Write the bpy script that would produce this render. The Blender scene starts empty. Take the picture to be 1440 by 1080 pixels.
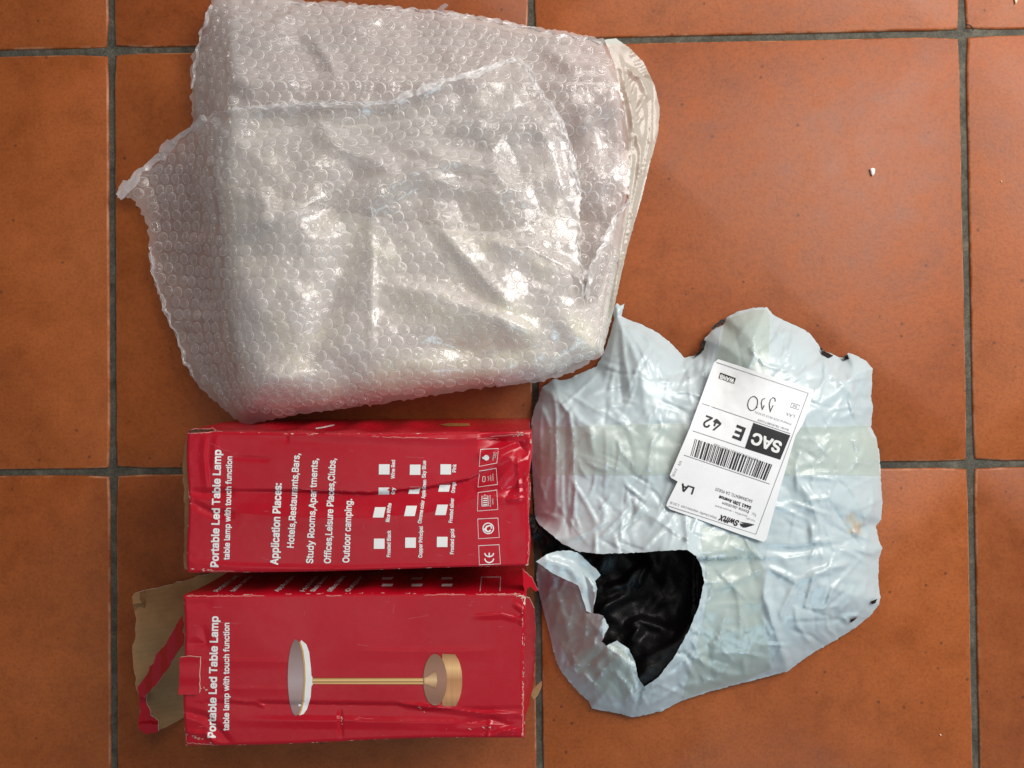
import bpy, bmesh, math, random
import numpy as np
from mathutils import Vector, Matrix, noise as mnoise
from mathutils.geometry import delaunay_2d_cdt
from mathutils.bvhtree import BVHTree

random.seed(7); rng = np.random.default_rng(7)
SC = bpy.context.scene
COL = SC.collection
R = math.radians

# ------------------------------------------------------------------ camera
CAM = np.array([0.42293659, -0.35553227, 0.77168835])      # metres above the floor
ROT = np.array([[0.99969819, 0.01111396, 0.02190912],
                [-0.01082065, 0.99985084, -0.01346121],
                [-0.02205546, 0.01322008, 0.99966934]])
FOC = 1082.0                                               # focal length in pixels of a 1440 px wide frame
cd = bpy.data.cameras.new('camera'); cam = bpy.data.objects.new('camera', cd); COL.objects.link(cam)
M4 = Matrix.Identity(4)
for i in range(3):
    for j in range(3): M4[i][j] = ROT[i][j]
    M4[i][3] = CAM[i]
cam.matrix_world = M4
cd.sensor_fit = 'HORIZONTAL'; cd.sensor_width = 36.0; cd.lens = 36.0 * FOC / 1440.0
cd.clip_start = 0.01; cd.clip_end = 100
SC.camera = cam

# ------------------------------------------------------------------ light
w = bpy.data.worlds.new('World'); SC.world = w; w.use_nodes = True
bg = w.node_tree.nodes['Background']; bg.inputs[0].default_value = (0.92, 0.95, 1.0, 1); bg.inputs[1].default_value = 0.14

def area(name, loc, target, sx, sy, power, col):
    l = bpy.data.lights.new(name, 'AREA'); l.shape = 'RECTANGLE'; l.size = sx; l.size_y = sy
    l.energy = power; l.color = col
    o = bpy.data.objects.new(name, l); COL.objects.link(o); o.location = loc
    o.rotation_euler = (Vector(target) - Vector(loc)).to_track_quat('-Z', 'Y').to_euler()
    return o
CX, CY = 0.42, -0.34
area('window_light', (CX + 1.05, CY + 0.70, 1.05), (CX, CY, 0), 1.0, 0.85, 24, (1.0, 0.97, 0.93))
area('overhead_light', (CX + 0.45, CY + 1.35, 2.1), (CX + 0.25, CY + 0.1, 0), 1.0, 0.9, 12, (1.0, 0.93, 0.86))
area('doorway_light', (CX + 0.9, CY - 1.7, 1.1), (CX, CY, 0), 0.9, 0.6, 8, (0.50, 0.82, 1.0))
area('sheen_light', (CX - 0.65, CY - 0.72, 2.45), (CX - 0.65, CY - 0.72, 0), 1.35, 1.25, 2.9, (1.0, 0.97, 0.95))  # added lamp, placed and sized to lay a sheen on the box tops
SC.view_settings.view_transform = 'Standard'; SC.view_settings.look = 'None'
SC.view_settings.exposure = 0.2; SC.view_settings.gamma = 1.0
SC.cycles.max_bounces = 8; SC.cycles.transparent_max_bounces = 24

# ------------------------------------------------------------------ geometry helpers
def rays(px, py):
    px = np.asarray(px, float); py = np.asarray(py, float)
    d = np.stack([(px - 720) / FOC, -(py - 540) / FOC, -np.ones_like(px)], -1)
    return d @ ROT.T
def W(px, py, z):
    """points of the real place: at height z on the line of sight through a photo position"""
    d = rays(px, py); t = (np.asarray(z, float) - CAM[2]) / d[..., 2]
    return CAM + d * t[..., None]
def thing(name, label, cat, loc=(0, 0, 0), group=None):
    o = bpy.data.objects.new(name, None); COL.objects.link(o); o.location = loc
    o.empty_display_size = 0.02
    o['label'] = label; o['category'] = cat
    if group: o['group'] = group
    return o
def link(name, me, mat=None, parent=None):
    o = bpy.data.objects.new(name, me); COL.objects.link(o)
    if mat is not None and len(me.materials) == 0: me.materials.append(mat)
    if parent is not None:
        o.parent = parent
        p = parent; loc = Vector((0, 0, 0))
        while p is not None: loc += p.location; p = p.parent
        o.location = -loc
    return o
def mesh(name, V, F, smooth=True):
    me = bpy.data.meshes.new(name)
    me.from_pydata([tuple(v) for v in V], [], [tuple(f) for f in F]); me.update()
    if smooth: me.shade_smooth()
    return me
def pin(poly, X, Y):
    inside = np.zeros(X.shape, bool); n = len(poly)
    for i in range(n):
        x0, y0 = poly[i]; x1, y1 = poly[(i + 1) % n]
        if y0 == y1: continue
        c = ((y0 > Y) != (y1 > Y)) & (X < (x1 - x0) * (Y - y0) / (y1 - y0) + x0)
        inside ^= c
    return inside
def dseg(X, Y, x0, y0, x1, y1):
    dx, dy = x1 - x0, y1 - y0; L2 = dx * dx + dy * dy + 1e-9
    t = np.clip(((X - x0) * dx + (Y - y0) * dy) / L2, 0, 1)
    return np.hypot(X - x0 - t * dx, Y - y0 - t * dy), t
def dline(X, Y, pts, closed=False):
    d = np.full(np.shape(X), 1e9); n = len(pts)
    for i in range(n if closed else n - 1):
        a = pts[i]; b = pts[(i + 1) % n]
        d = np.minimum(d, dseg(X, Y, a[0], a[1], b[0], b[1])[0])
    return d
def folds(X, Y, lst):
    """sharp folds: (points, height, width on the left of the line, width on the right)"""
    z = np.zeros(np.shape(X))
    for pts, amp, wl, wr in lst:
        best = np.full(np.shape(X), 1e9); side = np.zeros(np.shape(X)); tt = np.zeros(np.shape(X))
        n = len(pts) - 1
        for i in range(n):
            (x0, y0), (x1, y1) = pts[i], pts[i + 1]
            d, t = dseg(X, Y, x0, y0, x1, y1)
            s = (X - x0) * (y1 - y0) - (Y - y0) * (x1 - x0)
            m = d < best
            best = np.where(m, d, best); side = np.where(m, s, side); tt = np.where(m, (i + t) / n, tt)
        wd = np.where(side > 0, wl, wr)
        taper = np.clip(np.minimum(tt, 1 - tt) * 4, 0.0, 1.0) ** 0.7
        z += amp * (0.15 + 0.85 * taper) * np.clip(1 - best / wd, 0, 1) ** 1.25
    return z
def vnoise(X, Y, sc, seed=0, octv=1):
    o = np.zeros(np.shape(X)); Xf = np.ravel(X); Yf = np.ravel(Y)
    r = np.array([mnoise.fractal(Vector((a / sc + seed * 17.3, b / sc - seed * 9.1, seed * 3.7)), 0.6, 2.0, octv) for a, b in zip(Xf, Yf)])
    return r.reshape(np.shape(X))
def resample(poly, sp, jag=0.0):
    out = []; n = len(poly)
    for i in range(n):
        a = np.array(poly[i], float); b = np.array(poly[(i + 1) % n], float)
        L = np.linalg.norm(b - a); k = max(1, int(L / sp))
        nrm = np.array([-(b - a)[1], (b - a)[0]]) / (L + 1e-9)
        for j in range(k):
            p = a + (b - a) * j / k
            if jag: p = p + nrm * random.gauss(0, jag)
            out.append((float(p[0]), float(p[1])))
    return out
def fill(poly, sp, jag=0.0):
    """triangles that fill an outline"""
    bnd = resample(poly, sp, jag)
    P = np.array(bnd); x0, y0 = P.min(0); x1, y1 = P.max(0)
    rows = np.arange(y0, y1, sp * 0.87); pts = []
    for k, yy in enumerate(rows):
        xs = np.arange(x0 + (k % 2) * sp * 0.5, x1, sp)
        pts.append(np.stack([xs, np.full_like(xs, yy)], 1))
    pts = np.concatenate(pts) + rng.normal(0, sp * 0.12, (sum(len(p) for p in pts), 2))
    keep = pin(bnd, pts[:, 0], pts[:, 1]) & (dline(pts[:, 0], pts[:, 1], bnd, True) > sp * 0.55)
    pts = pts[keep]
    vs = [Vector(p) for p in bnd] + [Vector(p) for p in pts]
    r = delaunay_2d_cdt(vs, [], [list(range(len(bnd)))], 1, 1e-6)
    V = np.array([tuple(v) for v in r[0]]); F = [tuple(f) for f in r[2]]
    # keep faces whose centre lies inside and turn them to face up in the photo
    F = np.array(F); c = V[F].mean(1); F = F[pin(bnd, c[:, 0], c[:, 1])]
    a = V[F[:, 1]] - V[F[:, 0]]; b = V[F[:, 2]] - V[F[:, 0]]
    flip = (a[:, 0] * b[:, 1] - a[:, 1] * b[:, 0]) > 0
    F[flip] = F[flip][:, ::-1]
    edge = dline(V[:, 0], V[:, 1], bnd, True) < 1e-3
    return V, F, edge
def edges_of(F):
    e = np.concatenate([F[:, [0, 1]], F[:, [1, 2]], F[:, [2, 0]]]); e.sort(axis=1)
    return np.unique(e, axis=0)
def lap(V, E, deg):
    s = np.zeros_like(V)
    for k in range(3):
        s[:, k] = np.bincount(E[:, 0], V[E[:, 1], k], len(V)) + np.bincount(E[:, 1], V[E[:, 0], k], len(V))
    return s / deg[:, None]
def crumple(V, F, fixed, excess, iters=120, hold=0.01, smooth=0.03, floor=0.002, amp=0.0006, seed=0):
    """lets a film that is a little too large for its place buckle into creases"""
    r = np.random.default_rng(seed); E = edges_of(F); V0 = V.copy(); V = V.copy()
    deg = np.bincount(E.ravel(), minlength=len(V)).astype(float); deg[deg == 0] = 1
    L0 = np.linalg.norm(V[E[:, 0]] - V[E[:, 1]], axis=1)
    ex = excess if np.isscalar(excess) else excess[E].mean(1)
    L0 = L0 * (1 + ex)
    n = r.normal(0, amp, len(V))
    for _ in range(4): n = 0.3 * n + 0.7 * lap(np.stack([n, n, n], 1), E, deg)[:, 0]
    V[:, 2] += n * 4 * (~fixed)
    for it in range(iters):
        d = V[E[:, 1]] - V[E[:, 0]]; l = np.linalg.norm(d, axis=1) + 1e-12
        c = d * (0.5 * (l - L0) / l)[:, None]
        acc = np.zeros_like(V)
        for k in range(3):
            acc[:, k] = np.bincount(E[:, 0], c[:, k], len(V)) - np.bincount(E[:, 1], c[:, k], len(V))
        V += acc * (1.6 / deg)[:, None]
        V += hold * (V0 - V)
        if smooth and it % 3 == 0: V += smooth * (lap(V, E, deg) - V)
        V[fixed] = V0[fixed]
        V[:, 2] = np.maximum(V[:, 2], floor)
    return V
def film(poly, zf, sp, jag=0.6, levels=((40, 0.02), (18, 0.02)), ex=0.008, iters=70, hold=0.02, smooth=0.03, floor=0.003, amp=0.0004, seed=1, pinned=None):
    """a sheet of film: large facets first, then finer ones"""
    V2, F, ed = fill(poly, sp, jag); X, Y = V2[:, 0], V2[:, 1]; z = zf(X, Y)
    for li, (big, bex) in enumerate(levels):
        c2, cF, ced = fill(poly, big, 0); z0 = zf(c2[:, 0], c2[:, 1])
        cV = crumple(W(c2[:, 0], c2[:, 1], z0), cF, ced, bex, 140, 0.012, 0.0, -1, big * 0.00006, seed * 7 + li)
        dz = cV[:, 2] - z0
        t = BVHTree.FromPolygons([(a[0], a[1], b * 1000) for a, b in zip(c2, dz)], [tuple(int(i) for i in f) for f in cF])
        add = np.zeros(len(X))
        for i in range(len(X)):
            h = t.ray_cast(Vector((X[i], Y[i], 1000)), Vector((0, 0, -1)))
            if h[0] is not None: add[i] = h[0].z / 1000
        z = z + add
    z = np.maximum(z, floor)
    fx = ed if pinned is None else ed & pinned(X, Y)
    exv = ex(X, Y) if callable(ex) else ex
    V = crumple(W(X, Y, z), F, fx, exv, iters, hold, smooth, floor, amp, seed)
    return V, F, X, Y
class Surf:
    def __init__(self, V, F): self.t = BVHTree.FromPolygons([tuple(v) for v in V], [tuple(int(i) for i in f) for f in F])
    def hit(self, px, py, up=0.0):
        d = Vector(rays(px, py)).normalized(); h = self.t.ray_cast(Vector(CAM), d)
        if h[0] is None: return None, None
        n = h[1] if h[1].dot(d) < 0 else -h[1]
        return h[0] + n * up, n
def drape(S, P2, F, up, name, mat, parent, fallback=0.05):
    """lays a flat shape (photo positions) onto a surface"""
    V = []; ok = []
    for x, y in P2:
        p, n = S.hit(x, y, up if np.isscalar(up) else float(up[len(V)]))
        ok.append(p is not None); V.append(tuple(p) if p is not None else (0, 0, 0))
    F = [f for f in F if all(ok[i] for i in f)]
    used = sorted({i for f in F for i in f}); m = {u: k for k, u in enumerate(used)}
    me = mesh(name, [V[u] for u in used], [[m[i] for i in f] for f in F])
    return link(name, me, mat, parent)
def subdiv2d(V, F, maxlen):
    bm = bmesh.new(); vs = [bm.verts.new((v[0], v[1], 0)) for v in V]
    for f in F:
        try: bm.faces.new([vs[i] for i in f])
        except ValueError: pass
    bmesh.ops.triangulate(bm, faces=bm.faces[:])
    for _ in range(4):
        L = [e for e in bm.edges if e.calc_length() > maxlen]
        if not L: break
        bmesh.ops.subdivide_edges(bm, edges=L, cuts=1)
        bmesh.ops.triangulate(bm, faces=[f for f in bm.faces if len(f.verts) > 3])
    bm.verts.index_update()
    V = [(v.co.x, v.co.y) for v in bm.verts]; F = [[v.index for v in f.verts] for f in bm.faces]
    bm.free(); return V, F
try: FONT = bpy.data.fonts.load(bpy.utils.system_resource('DATAFILES', path='fonts') + '/Inter.woff2')
except Exception: FONT = None
_tc = {}
def glyphs(s, bold, shear):
    k = (s, bold, shear)
    if k not in _tc:
        cu = bpy.data.curves.new('t', 'FONT'); cu.body = s; cu.size = 1.0
        if FONT: cu.font = FONT
        cu.offset = 0.0; cu.shear = shear
        cu.resolution_u = 3; o = bpy.data.objects.new('t', cu); COL.objects.link(o)
        dg = bpy.context.evaluated_depsgraph_get(); ev = o.evaluated_get(dg); me = ev.to_mesh()
        V = np.array([(v.co.x, v.co.y) for v in me.vertices]); F = [tuple(p.vertices) for p in me.polygons]
        ev.to_mesh_clear(); bpy.data.objects.remove(o); bpy.data.curves.remove(cu)
        _tc[k] = (V, F)
        if s == 'H': print('cap', V[:, 1].max())
    return _tc[k]
def cap_height():
    V, F = glyphs('H', 0, 0.0); return V[:, 1].max()
def text(S, s, p0, p1, cap, mat, parent, up=0.0003, bold=0.035, shear=0.0, updir=None, name='printed_text', sub=6.0):
    """a printed line: baseline from p0 to p1 (photo positions), capitals `cap` tall"""
    V, F = glyphs(s, bold, shear)
    if len(V) == 0: return None
    x0, x1 = V[:, 0].min(), V[:, 0].max()
    ex = np.array(p1, float) - np.array(p0, float); L = np.linalg.norm(ex); en = ex / L
    u = np.array([en[1], -en[0]]) if updir is None else np.array(updir, float)
    P = np.array(p0) + ((V[:, :1] - x0) / (x1 - x0)) * ex + (V[:, 1:] / cap_height() * cap) * u
    P, F = subdiv2d(P, F, sub)
    if bold > 0:
        P0 = np.array(P); n0 = len(P0); b = bold * cap; PP = []; FF = []; hh = []
        for k, (a, c) in enumerate(((-1, -1), (1, -1), (1, 1), (-1, 1), (0, 0))):
            PP.append(P0 + en * a * b + u * c * b); FF += [[i + n0 * k for i in f] for f in F]; hh.append(np.full(n0, up + 0.00002 * k))
        P, F, up = np.concatenate(PP), FF, np.concatenate(hh)
    return drape(S, P, F, up, name, mat, parent)
def flat(S, poly, mat, parent, name, up=0.0003, sub=8.0):
    P, F = subdiv2d(poly, [list(range(len(poly)))], sub)
    return drape(S, P, F, up, name, mat, parent)
def ribbon2d(pts, wd):
    pts = np.array(pts, float); V = []; F = []
    for i in range(len(pts)):
        a = pts[max(0, i - 1)]; b = pts[min(len(pts) - 1, i + 1)]; t = (b - a) / (np.linalg.norm(b - a) + 1e-9)
        n = np.array([-t[1], t[0]]) * wd / 2
        V += [tuple(pts[i] + n), tuple(pts[i] - n)]
        if i: k = 2 * i; F.append((k - 2, k - 1, k + 1, k))
    return V, F
def lines(S, strokes, wd, mat, parent, name, up=0.0003, sub=8.0):
    V = []; F = []
    for s in strokes:
        v, f = ribbon2d(s, wd); o = len(V); V += v; F += [tuple(i + o for i in q) for q in f]
    P, F = subdiv2d(V, F, sub)
    return drape(S, P, F, up, name, mat, parent)

# ------------------------------------------------------------------ materials
def lin(r, g, b):
    f = lambda c: ((c / 255 + 0.055) / 1.055) ** 2.4 if c > 10 else c / 255 / 12.92
    return (f(r), f(g), f(b), 1)
class Mat:
    def __init__(self, name):
        self.m = bpy.data.materials.new(name); self.m.use_nodes = True
        self.n = self.m.node_tree.nodes; self.l = self.m.node_tree.links
        self.p = self.n['Principled BSDF']; self.out = self.n['Material Output']
    def add(self, t, **k):
        nd = self.n.new(t)
        for a, b in k.items(): setattr(nd, a, b)
        return nd
    def set(self, **k):
        for a, b in k.items(): self.p.inputs[a.replace('_', ' ')].default_value = b
        return self
    def coord(self, kind='Object'):
        return self.add('ShaderNodeTexCoord').outputs[kind]
    def noise(self, sc, det=4, rough=0.6, vec=None, dist=0.0):
        nd = self.add('ShaderNodeTexNoise'); nd.inputs['Scale'].default_value = sc
        nd.inputs['Detail'].default_value = det; nd.inputs['Roughness'].default_value = rough
        nd.inputs['Distortion'].default_value = dist
        self.l.new(vec if vec is not None else self.coord(), nd.inputs['Vector']); return nd.outputs['Fac']
    def ramp(self, fac, stops):
        nd = self.add('ShaderNodeValToRGB'); cr = nd.color_ramp
        while len(cr.elements) < len(stops): cr.elements.new(0.5)
        for e, (p, c) in zip(cr.elements, stops): e.position = p; e.color = c if len(c) == 4 else (*c, 1)
        self.l.new(fac, nd.inputs[0]); return nd.outputs['Color']
    def mix(self, a, b, fac, mode='MIX'):
        nd = self.add('ShaderNodeMix', data_type='RGBA', blend_type=mode)
        for s, v in ((nd.inputs[0], fac), (nd.inputs[6], a), (nd.inputs[7], b)):
            if hasattr(v, 'is_linked'): self.l.new(v, s)
            else: s.default_value = v
        return nd.outputs[2]
    def math(self, op, a, b=0.0, clamp=False):
        nd = self.add('ShaderNodeMath', operation=op, use_clamp=clamp)
        for s, v in ((nd.inputs[0], a), (nd.inputs[1], b)):
            if hasattr(v, 'is_linked'): self.l.new(v, s)
            else: s.default_value = v
        return nd.outputs[0]
    def bump(self, h, strength, dist):
        nd = self.add('ShaderNodeBump'); nd.inputs['Strength'].default_value = strength; nd.inputs['Distance'].default_value = dist
        self.l.new(h, nd.inputs['Height']); self.l.new(nd.outputs[0], self.p.inputs['Normal']); return nd.outputs[0]
    def to(self, out, inp): self.l.new(out, self.p.inputs[inp]); return self

def tile_material():
    m = Mat('terracotta'); oi = m.add('ShaderNodeObjectInfo')
    add = m.add('ShaderNodeVectorMath', operation='ADD'); m.l.new(m.coord(), add.inputs[0])
    sc = m.add('ShaderNodeVectorMath', operation='SCALE'); sc.inputs[0].default_value = (7.3, 3.1, 5.7); m.l.new(oi.outputs['Random'], sc.inputs['Scale'])
    m.l.new(sc.outputs[0], add.inputs[1]); v = add.outputs[0]
    big = m.noise(4.5, 3, 0.55, v, 0.4); mid = m.noise(26, 5, 0.65, v, 0.3); fine = m.noise(330, 3, 0.7, v)
    c = m.ramp(big, [(0.3, (0.285, 0.066, 0.011)), (0.52, (0.325, 0.079, 0.014)), (0.72, (0.34, 0.088, 0.019))])
    c = m.mix(c, m.ramp(mid, [(0.28, (0.80, 0.77, 0.72)), (0.5, (1, 1, 1)), (0.74, (1.14, 1.15, 1.2))]), 1.0, 'MULTIPLY')
    c = m.mix(c, m.ramp(fine, [(0.3, (0.80, 0.78, 0.74)), (0.5, (1, 1, 1)), (0.75, (1.12, 1.13, 1.16))]), 1.0, 'MULTIPLY')
    # small dark pits and pale mineral specks
    vo = m.add('ShaderNodeTexVoronoi'); vo.inputs['Scale'].default_value = 95; m.l.new(v, vo.inputs['Vector'])
    wh = m.add('ShaderNodeTexWhiteNoise'); m.l.new(vo.outputs['Position'], wh.inputs['Vector'])
    pit = m.math('MULTIPLY', m.math('LESS_THAN', vo.outputs['Distance'], 0.16), m.math('GREATER_THAN', wh.outputs['Value'], 0.915))
    c = m.mix(c, (0.13, 0.035, 0.012, 1), m.math('MULTIPLY', pit, 0.75))
    dm = m.noise(3.0, 2, 0.5, v)
    # each tile fired a little differently
    tone = m.ramp(oi.outputs['Random'], [(0.0, (0.86, 0.82, 0.78)), (0.5, (1, 1, 1)), (1.0, (1.08, 1.10, 1.16))])
    c = m.mix(c, tone, 1.0, 'MULTIPLY')
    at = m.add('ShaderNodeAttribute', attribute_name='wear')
    c = m.mix(c, (0.52, 0.235, 0.125, 1), m.math('MULTIPLY', at.outputs['Fac'], m.ramp(m.noise(38, 4, 0.7, v), [(0.42, (0, 0, 0)), (0.62, (0.85,) * 3)])))  # paler rim: worn glaze plus bevel sheen put into the colour
    m.to(c, 'Base Color')
    rg = m.ramp(mid, [(0.3, (0.42,) * 3), (0.7, (0.56,) * 3)]); m.to(rg, 'Roughness')
    m.set(Specular_IOR_Level=0.36)
    h = m.math('ADD', m.math('MULTIPLY', mid, 0.7), m.math('MULTIPLY', fine, 0.35)); h = m.math('SUBTRACT', h, m.math('MULTIPLY', pit, 0.5))
    m.bump(h, 0.35, 0.0013); return m.m
def grout_material():
    m = Mat('grout'); a = m.noise(60, 5, 0.7); b = m.noise(500, 2, 0.6)
    c = m.ramp(a, [(0.3, lin(52, 50, 42)), (0.55, lin(84, 80, 69)), (0.75, lin(112, 106, 92))])
    c = m.mix(c, m.ramp(b, [(0.35, (0.75,) * 3), (0.7, (1.2,) * 3)]), 1.0, 'MULTIPLY')
    m.to(c, 'Base Color').set(Roughness=0.85); m.bump(b, 0.6, 0.001); return m.m
def red_material():
    m = Mat('red_printed_card'); at = m.add('ShaderNodeAttribute', attribute_name='wear')
    n1 = m.noise(7, 3, 0.5); n2 = m.noise(160, 4, 0.7); n3 = m.noise(900, 2, 0.6)
    c = m.ramp(n1, [(0.3, lin(172, 10, 30)), (0.7, lin(184, 16, 38))])
    wr = m.math('GREATER_THAN', m.math('ADD', at.outputs['Fac'], m.math('MULTIPLY', m.math('SUBTRACT', n2, 0.5), 1.6)), 0.74)
    c = m.mix(c, m.ramp(n3, [(0.3, lin(196, 168, 150)), (0.7, lin(228, 214, 204))]), wr)
    m.to(c, 'Base Color'); m.set(Roughness=0.24, Specular_IOR_Level=0.5)
    rub = m.ramp(m.noise(22, 5, 0.65, dist=0.5), [(0.35, (0.18,) * 3), (0.7, (0.40,) * 3)])
    m.to(m.mix(rub, (0.8, 0.8, 0.8, 1), wr), 'Roughness')
    # corrugation just telegraphs through the liner
    wv = m.add('ShaderNodeTexWave', wave_type='BANDS', bands_direction='Y'); wv.inputs['Scale'].default_value = 55; wv.inputs['Distortion'].default_value = 1.0
    m.l.new(m.coord(), wv.inputs['Vector'])
    h = m.math('ADD', m.math('MULTIPLY', wv.outputs['Fac'], 0.05), m.math('MULTIPLY', m.noise(35, 3, 0.5), 0.35))
    m.bump(h, 0.10, 0.001); return m.m
def card_material():
    m = Mat('brown_corrugated_card'); n = m.noise(30, 4, 0.6)
    wv = m.add('ShaderNodeTexWave', wave_type='BANDS', bands_direction='Y'); wv.inputs['Scale'].default_value = 60; wv.inputs['Distortion'].default_value = 1.5
    m.l.new(m.coord(), wv.inputs['Vector'])
    c = m.ramp(n, [(0.3, lin(140, 103, 64)), (0.7, lin(164, 126, 83))])
    c = m.mix(c, m.ramp(wv.outputs['Fac'], [(0, (0.97,) * 3), (1, (1.02,) * 3)]), 1.0, 'MULTIPLY')
    m.to(c, 'Base Color').set(Roughness=0.8); m.bump(m.math('ADD', wv.outputs['Fac'], n), 0.08, 0.0008); return m.m
def plain(name, col, rough=0.5, spec=0.5, nz=0.06, sc=80):
    m = Mat(name); n = m.noise(sc, 3, 0.6)
    m.to(m.ramp(n, [(0.3, tuple(c * (1 - nz) for c in col[:3])), (0.7, tuple(min(1, c * (1 + nz)) for c in col[:3]))]), 'Base Color')
    m.set(Roughness=rough, Specular_IOR_Level=spec); return m.m
def film_material(name, col, alpha, edge, rough=0.2, spec=0.5, bump=0.0, scale=120, trans=0.35, coat=0.0, power=1.6):
    """thin plastic: lets part of the light through, more opaque where it is seen edge-on"""
    m = Mat(name); lw = m.add('ShaderNodeLayerWeight'); lw.inputs['Blend'].default_value = 0.5
    n = m.noise(scale, 3, 0.6); n2 = m.noise(9, 3, 0.6)
    a = m.math('ADD', alpha, m.math('MULTIPLY', m.math('POWER', lw.outputs['Facing'], power), edge), True)
    a = m.math('ADD', a, m.math('MULTIPLY', m.math('SUBTRACT', n2, 0.5), 0.25), True)
    c = m.ramp(n, [(0.3, tuple(x * 0.96 for x in col)), (0.7, tuple(min(1, x * 1.04) for x in col))])
    df = m.add('ShaderNodeBsdfDiffuse'); m.l.new(c, df.inputs[0]); gl = m.add('ShaderNodeBsdfGlossy'); gl.inputs['Roughness'].default_value = rough
    tl = m.add('ShaderNodeBsdfTranslucent'); m.l.new(c, tl.inputs[0])
    if bump:
        b = m.add('ShaderNodeBump'); b.inputs['Strength'].default_value = bump; b.inputs['Distance'].default_value = 0.001; m.l.new(n, b.inputs['Height'])
        m.l.new(b.outputs[0], df.inputs['Normal']); m.l.new(b.outputs[0], gl.inputs['Normal'])
    mx0 = m.add('ShaderNodeMixShader'); mx0.inputs[0].default_value = trans; m.l.new(df.outputs[0], mx0.inputs[1]); m.l.new(tl.outputs[0], mx0.inputs[2])
    tr = m.add('ShaderNodeBsdfTransparent'); mx = m.add('ShaderNodeMixShader')
    m.l.new(a, mx.inputs[0]); m.l.new(tr.outputs[0], mx.inputs[1]); m.l.new(mx0.outputs[0], mx.inputs[2])
    fr = m.math('ADD', 0.045, m.math('MULTIPLY', m.math('POWER', lw.outputs['Facing'], 5.0), 0.6)); mg = m.add('ShaderNodeMixShader')
    m.l.new(m.math('MULTIPLY', fr, 2.4 * spec, True), mg.inputs[0]); m.l.new(mx.outputs[0], mg.inputs[1]); m.l.new(gl.outputs[0], mg.inputs[2])
    m.l.new(mg.outputs[0], m.out.inputs['Surface']); return m.m
def padding_material():
    m = Mat('inner_padding_film'); a = m.noise(13, 4, 0.62, dist=1.0); b = m.noise(70, 4, 0.65)
    c = m.ramp(a, [(0.34, (0.60, 0.53, 0.50)), (0.5, (0.76, 0.695, 0.63)), (0.62, (0.90, 0.845, 0.67))])
    c = m.mix(c, m.ramp(b, [(0.3, (0.86,) * 3), (0.7, (1.1,) * 3)]), 1.0, 'MULTIPLY')
    m.to(c, 'Base Color').set(Roughness=0.3); m.bump(b, 0.3, 0.002); return m.m
def mailer_material():
    m = Mat('white_poly_film'); n1 = m.noise(14, 4, 0.6); n2 = m.noise(70, 4, 0.6, dist=0.6); n3 = m.noise(1200, 2, 0.6)
    c = m.ramp(n1, [(0.3, (0.46, 0.545, 0.57)), (0.7, (0.51, 0.585, 0.605))])
    at = m.add('ShaderNodeAttribute', attribute_name='wear')
    c = m.mix(c, (0.46, 0.30, 0.13, 1), m.math('MULTIPLY', at.outputs['Fac'], m.ramp(m.noise(110, 3, 0.6), [(0.35, (0, 0, 0)), (0.65, (1, 1, 1))])))
    m.to(c, 'Base Color').set(Roughness=0.36, Specular_IOR_Level=0.5, Coat_Weight=0.22, Coat_Roughness=0.06)
    h = m.math('ADD', m.math('MULTIPLY', n2, 0.8), m.math('MULTIPLY', n3, 0.05)); m.bump(h, 0.15, 0.002); return m.m
def black_material():
    m = Mat('black_film'); n = m.noise(60, 5, 0.65, dist=1.0)
    m.to(m.ramp(n, [(0.3, (0.004,) * 3), (0.7, (0.009, 0.0085, 0.0085))]), 'Base Color').set(Roughness=0.42, Specular_IOR_Level=0.3)
    m.bump(n, 0.6, 0.003); return m.m
def gradient(name, stops, axis='Y', rough=0.3, fine=0.0):
    m = Mat(name); sx = m.add('ShaderNodeSeparateXYZ'); m.l.new(m.coord('Generated'), sx.inputs[0])
    c = m.ramp(sx.outputs[axis], stops)
    if fine:
        mp = m.add('ShaderNodeMapping'); mp.inputs['Scale'].default_value = (900, 12, 1); m.l.new(m.coord(), mp.inputs[0])
        c = m.mix(c, m.ramp(m.noise(1.0, 3, 0.6, mp.outputs[0]), [(0.3, (1 - fine,) * 3), (0.7, (1 + fine,) * 3)]), 1.0, 'MULTIPLY')
    m.to(c, 'Base Color').set(Roughness=rough); return m.m

TILE = tile_material(); GROUT = grout_material(); RED = red_material(); CARD = card_material()
INK_W = plain('white_ink', (0.82, 0.82, 0.80), 0.3, 0.5, 0.03); INK_K = plain('black_ink', (0.025, 0.024, 0.026), 0.5, 0.3, 0.1)
INK_G = plain('grey_ink', (0.22, 0.22, 0.23), 0.5, 0.3, 0.1); PAPER = plain('label_paper', (0.80, 0.805, 0.81), 0.45, 0.4, 0.02)
INK_DIM = plain('dim_white_ink', (0.75, 0.72, 0.70), 0.35, 0.5, 0.2)  # slightly darker, more mottled white ink for the box walls
PALE = plain('torn_paper_fibre', lin(206, 186, 168), 0.85, 0.3, 0.12, 400)
SCR = plain('scuffed_red', lin(206, 84, 92), 0.45, 0.5, 0.2, 300)
EDGE = plain('frayed_red_liner', lin(206, 120, 116), 0.7, 0.3, 0.25, 500)
DARK = plain('shadow_gap_card', lin(70, 52, 38), 0.9, 0.2, 0.2)
MAILER = mailer_material(); BLACK = black_material()

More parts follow.
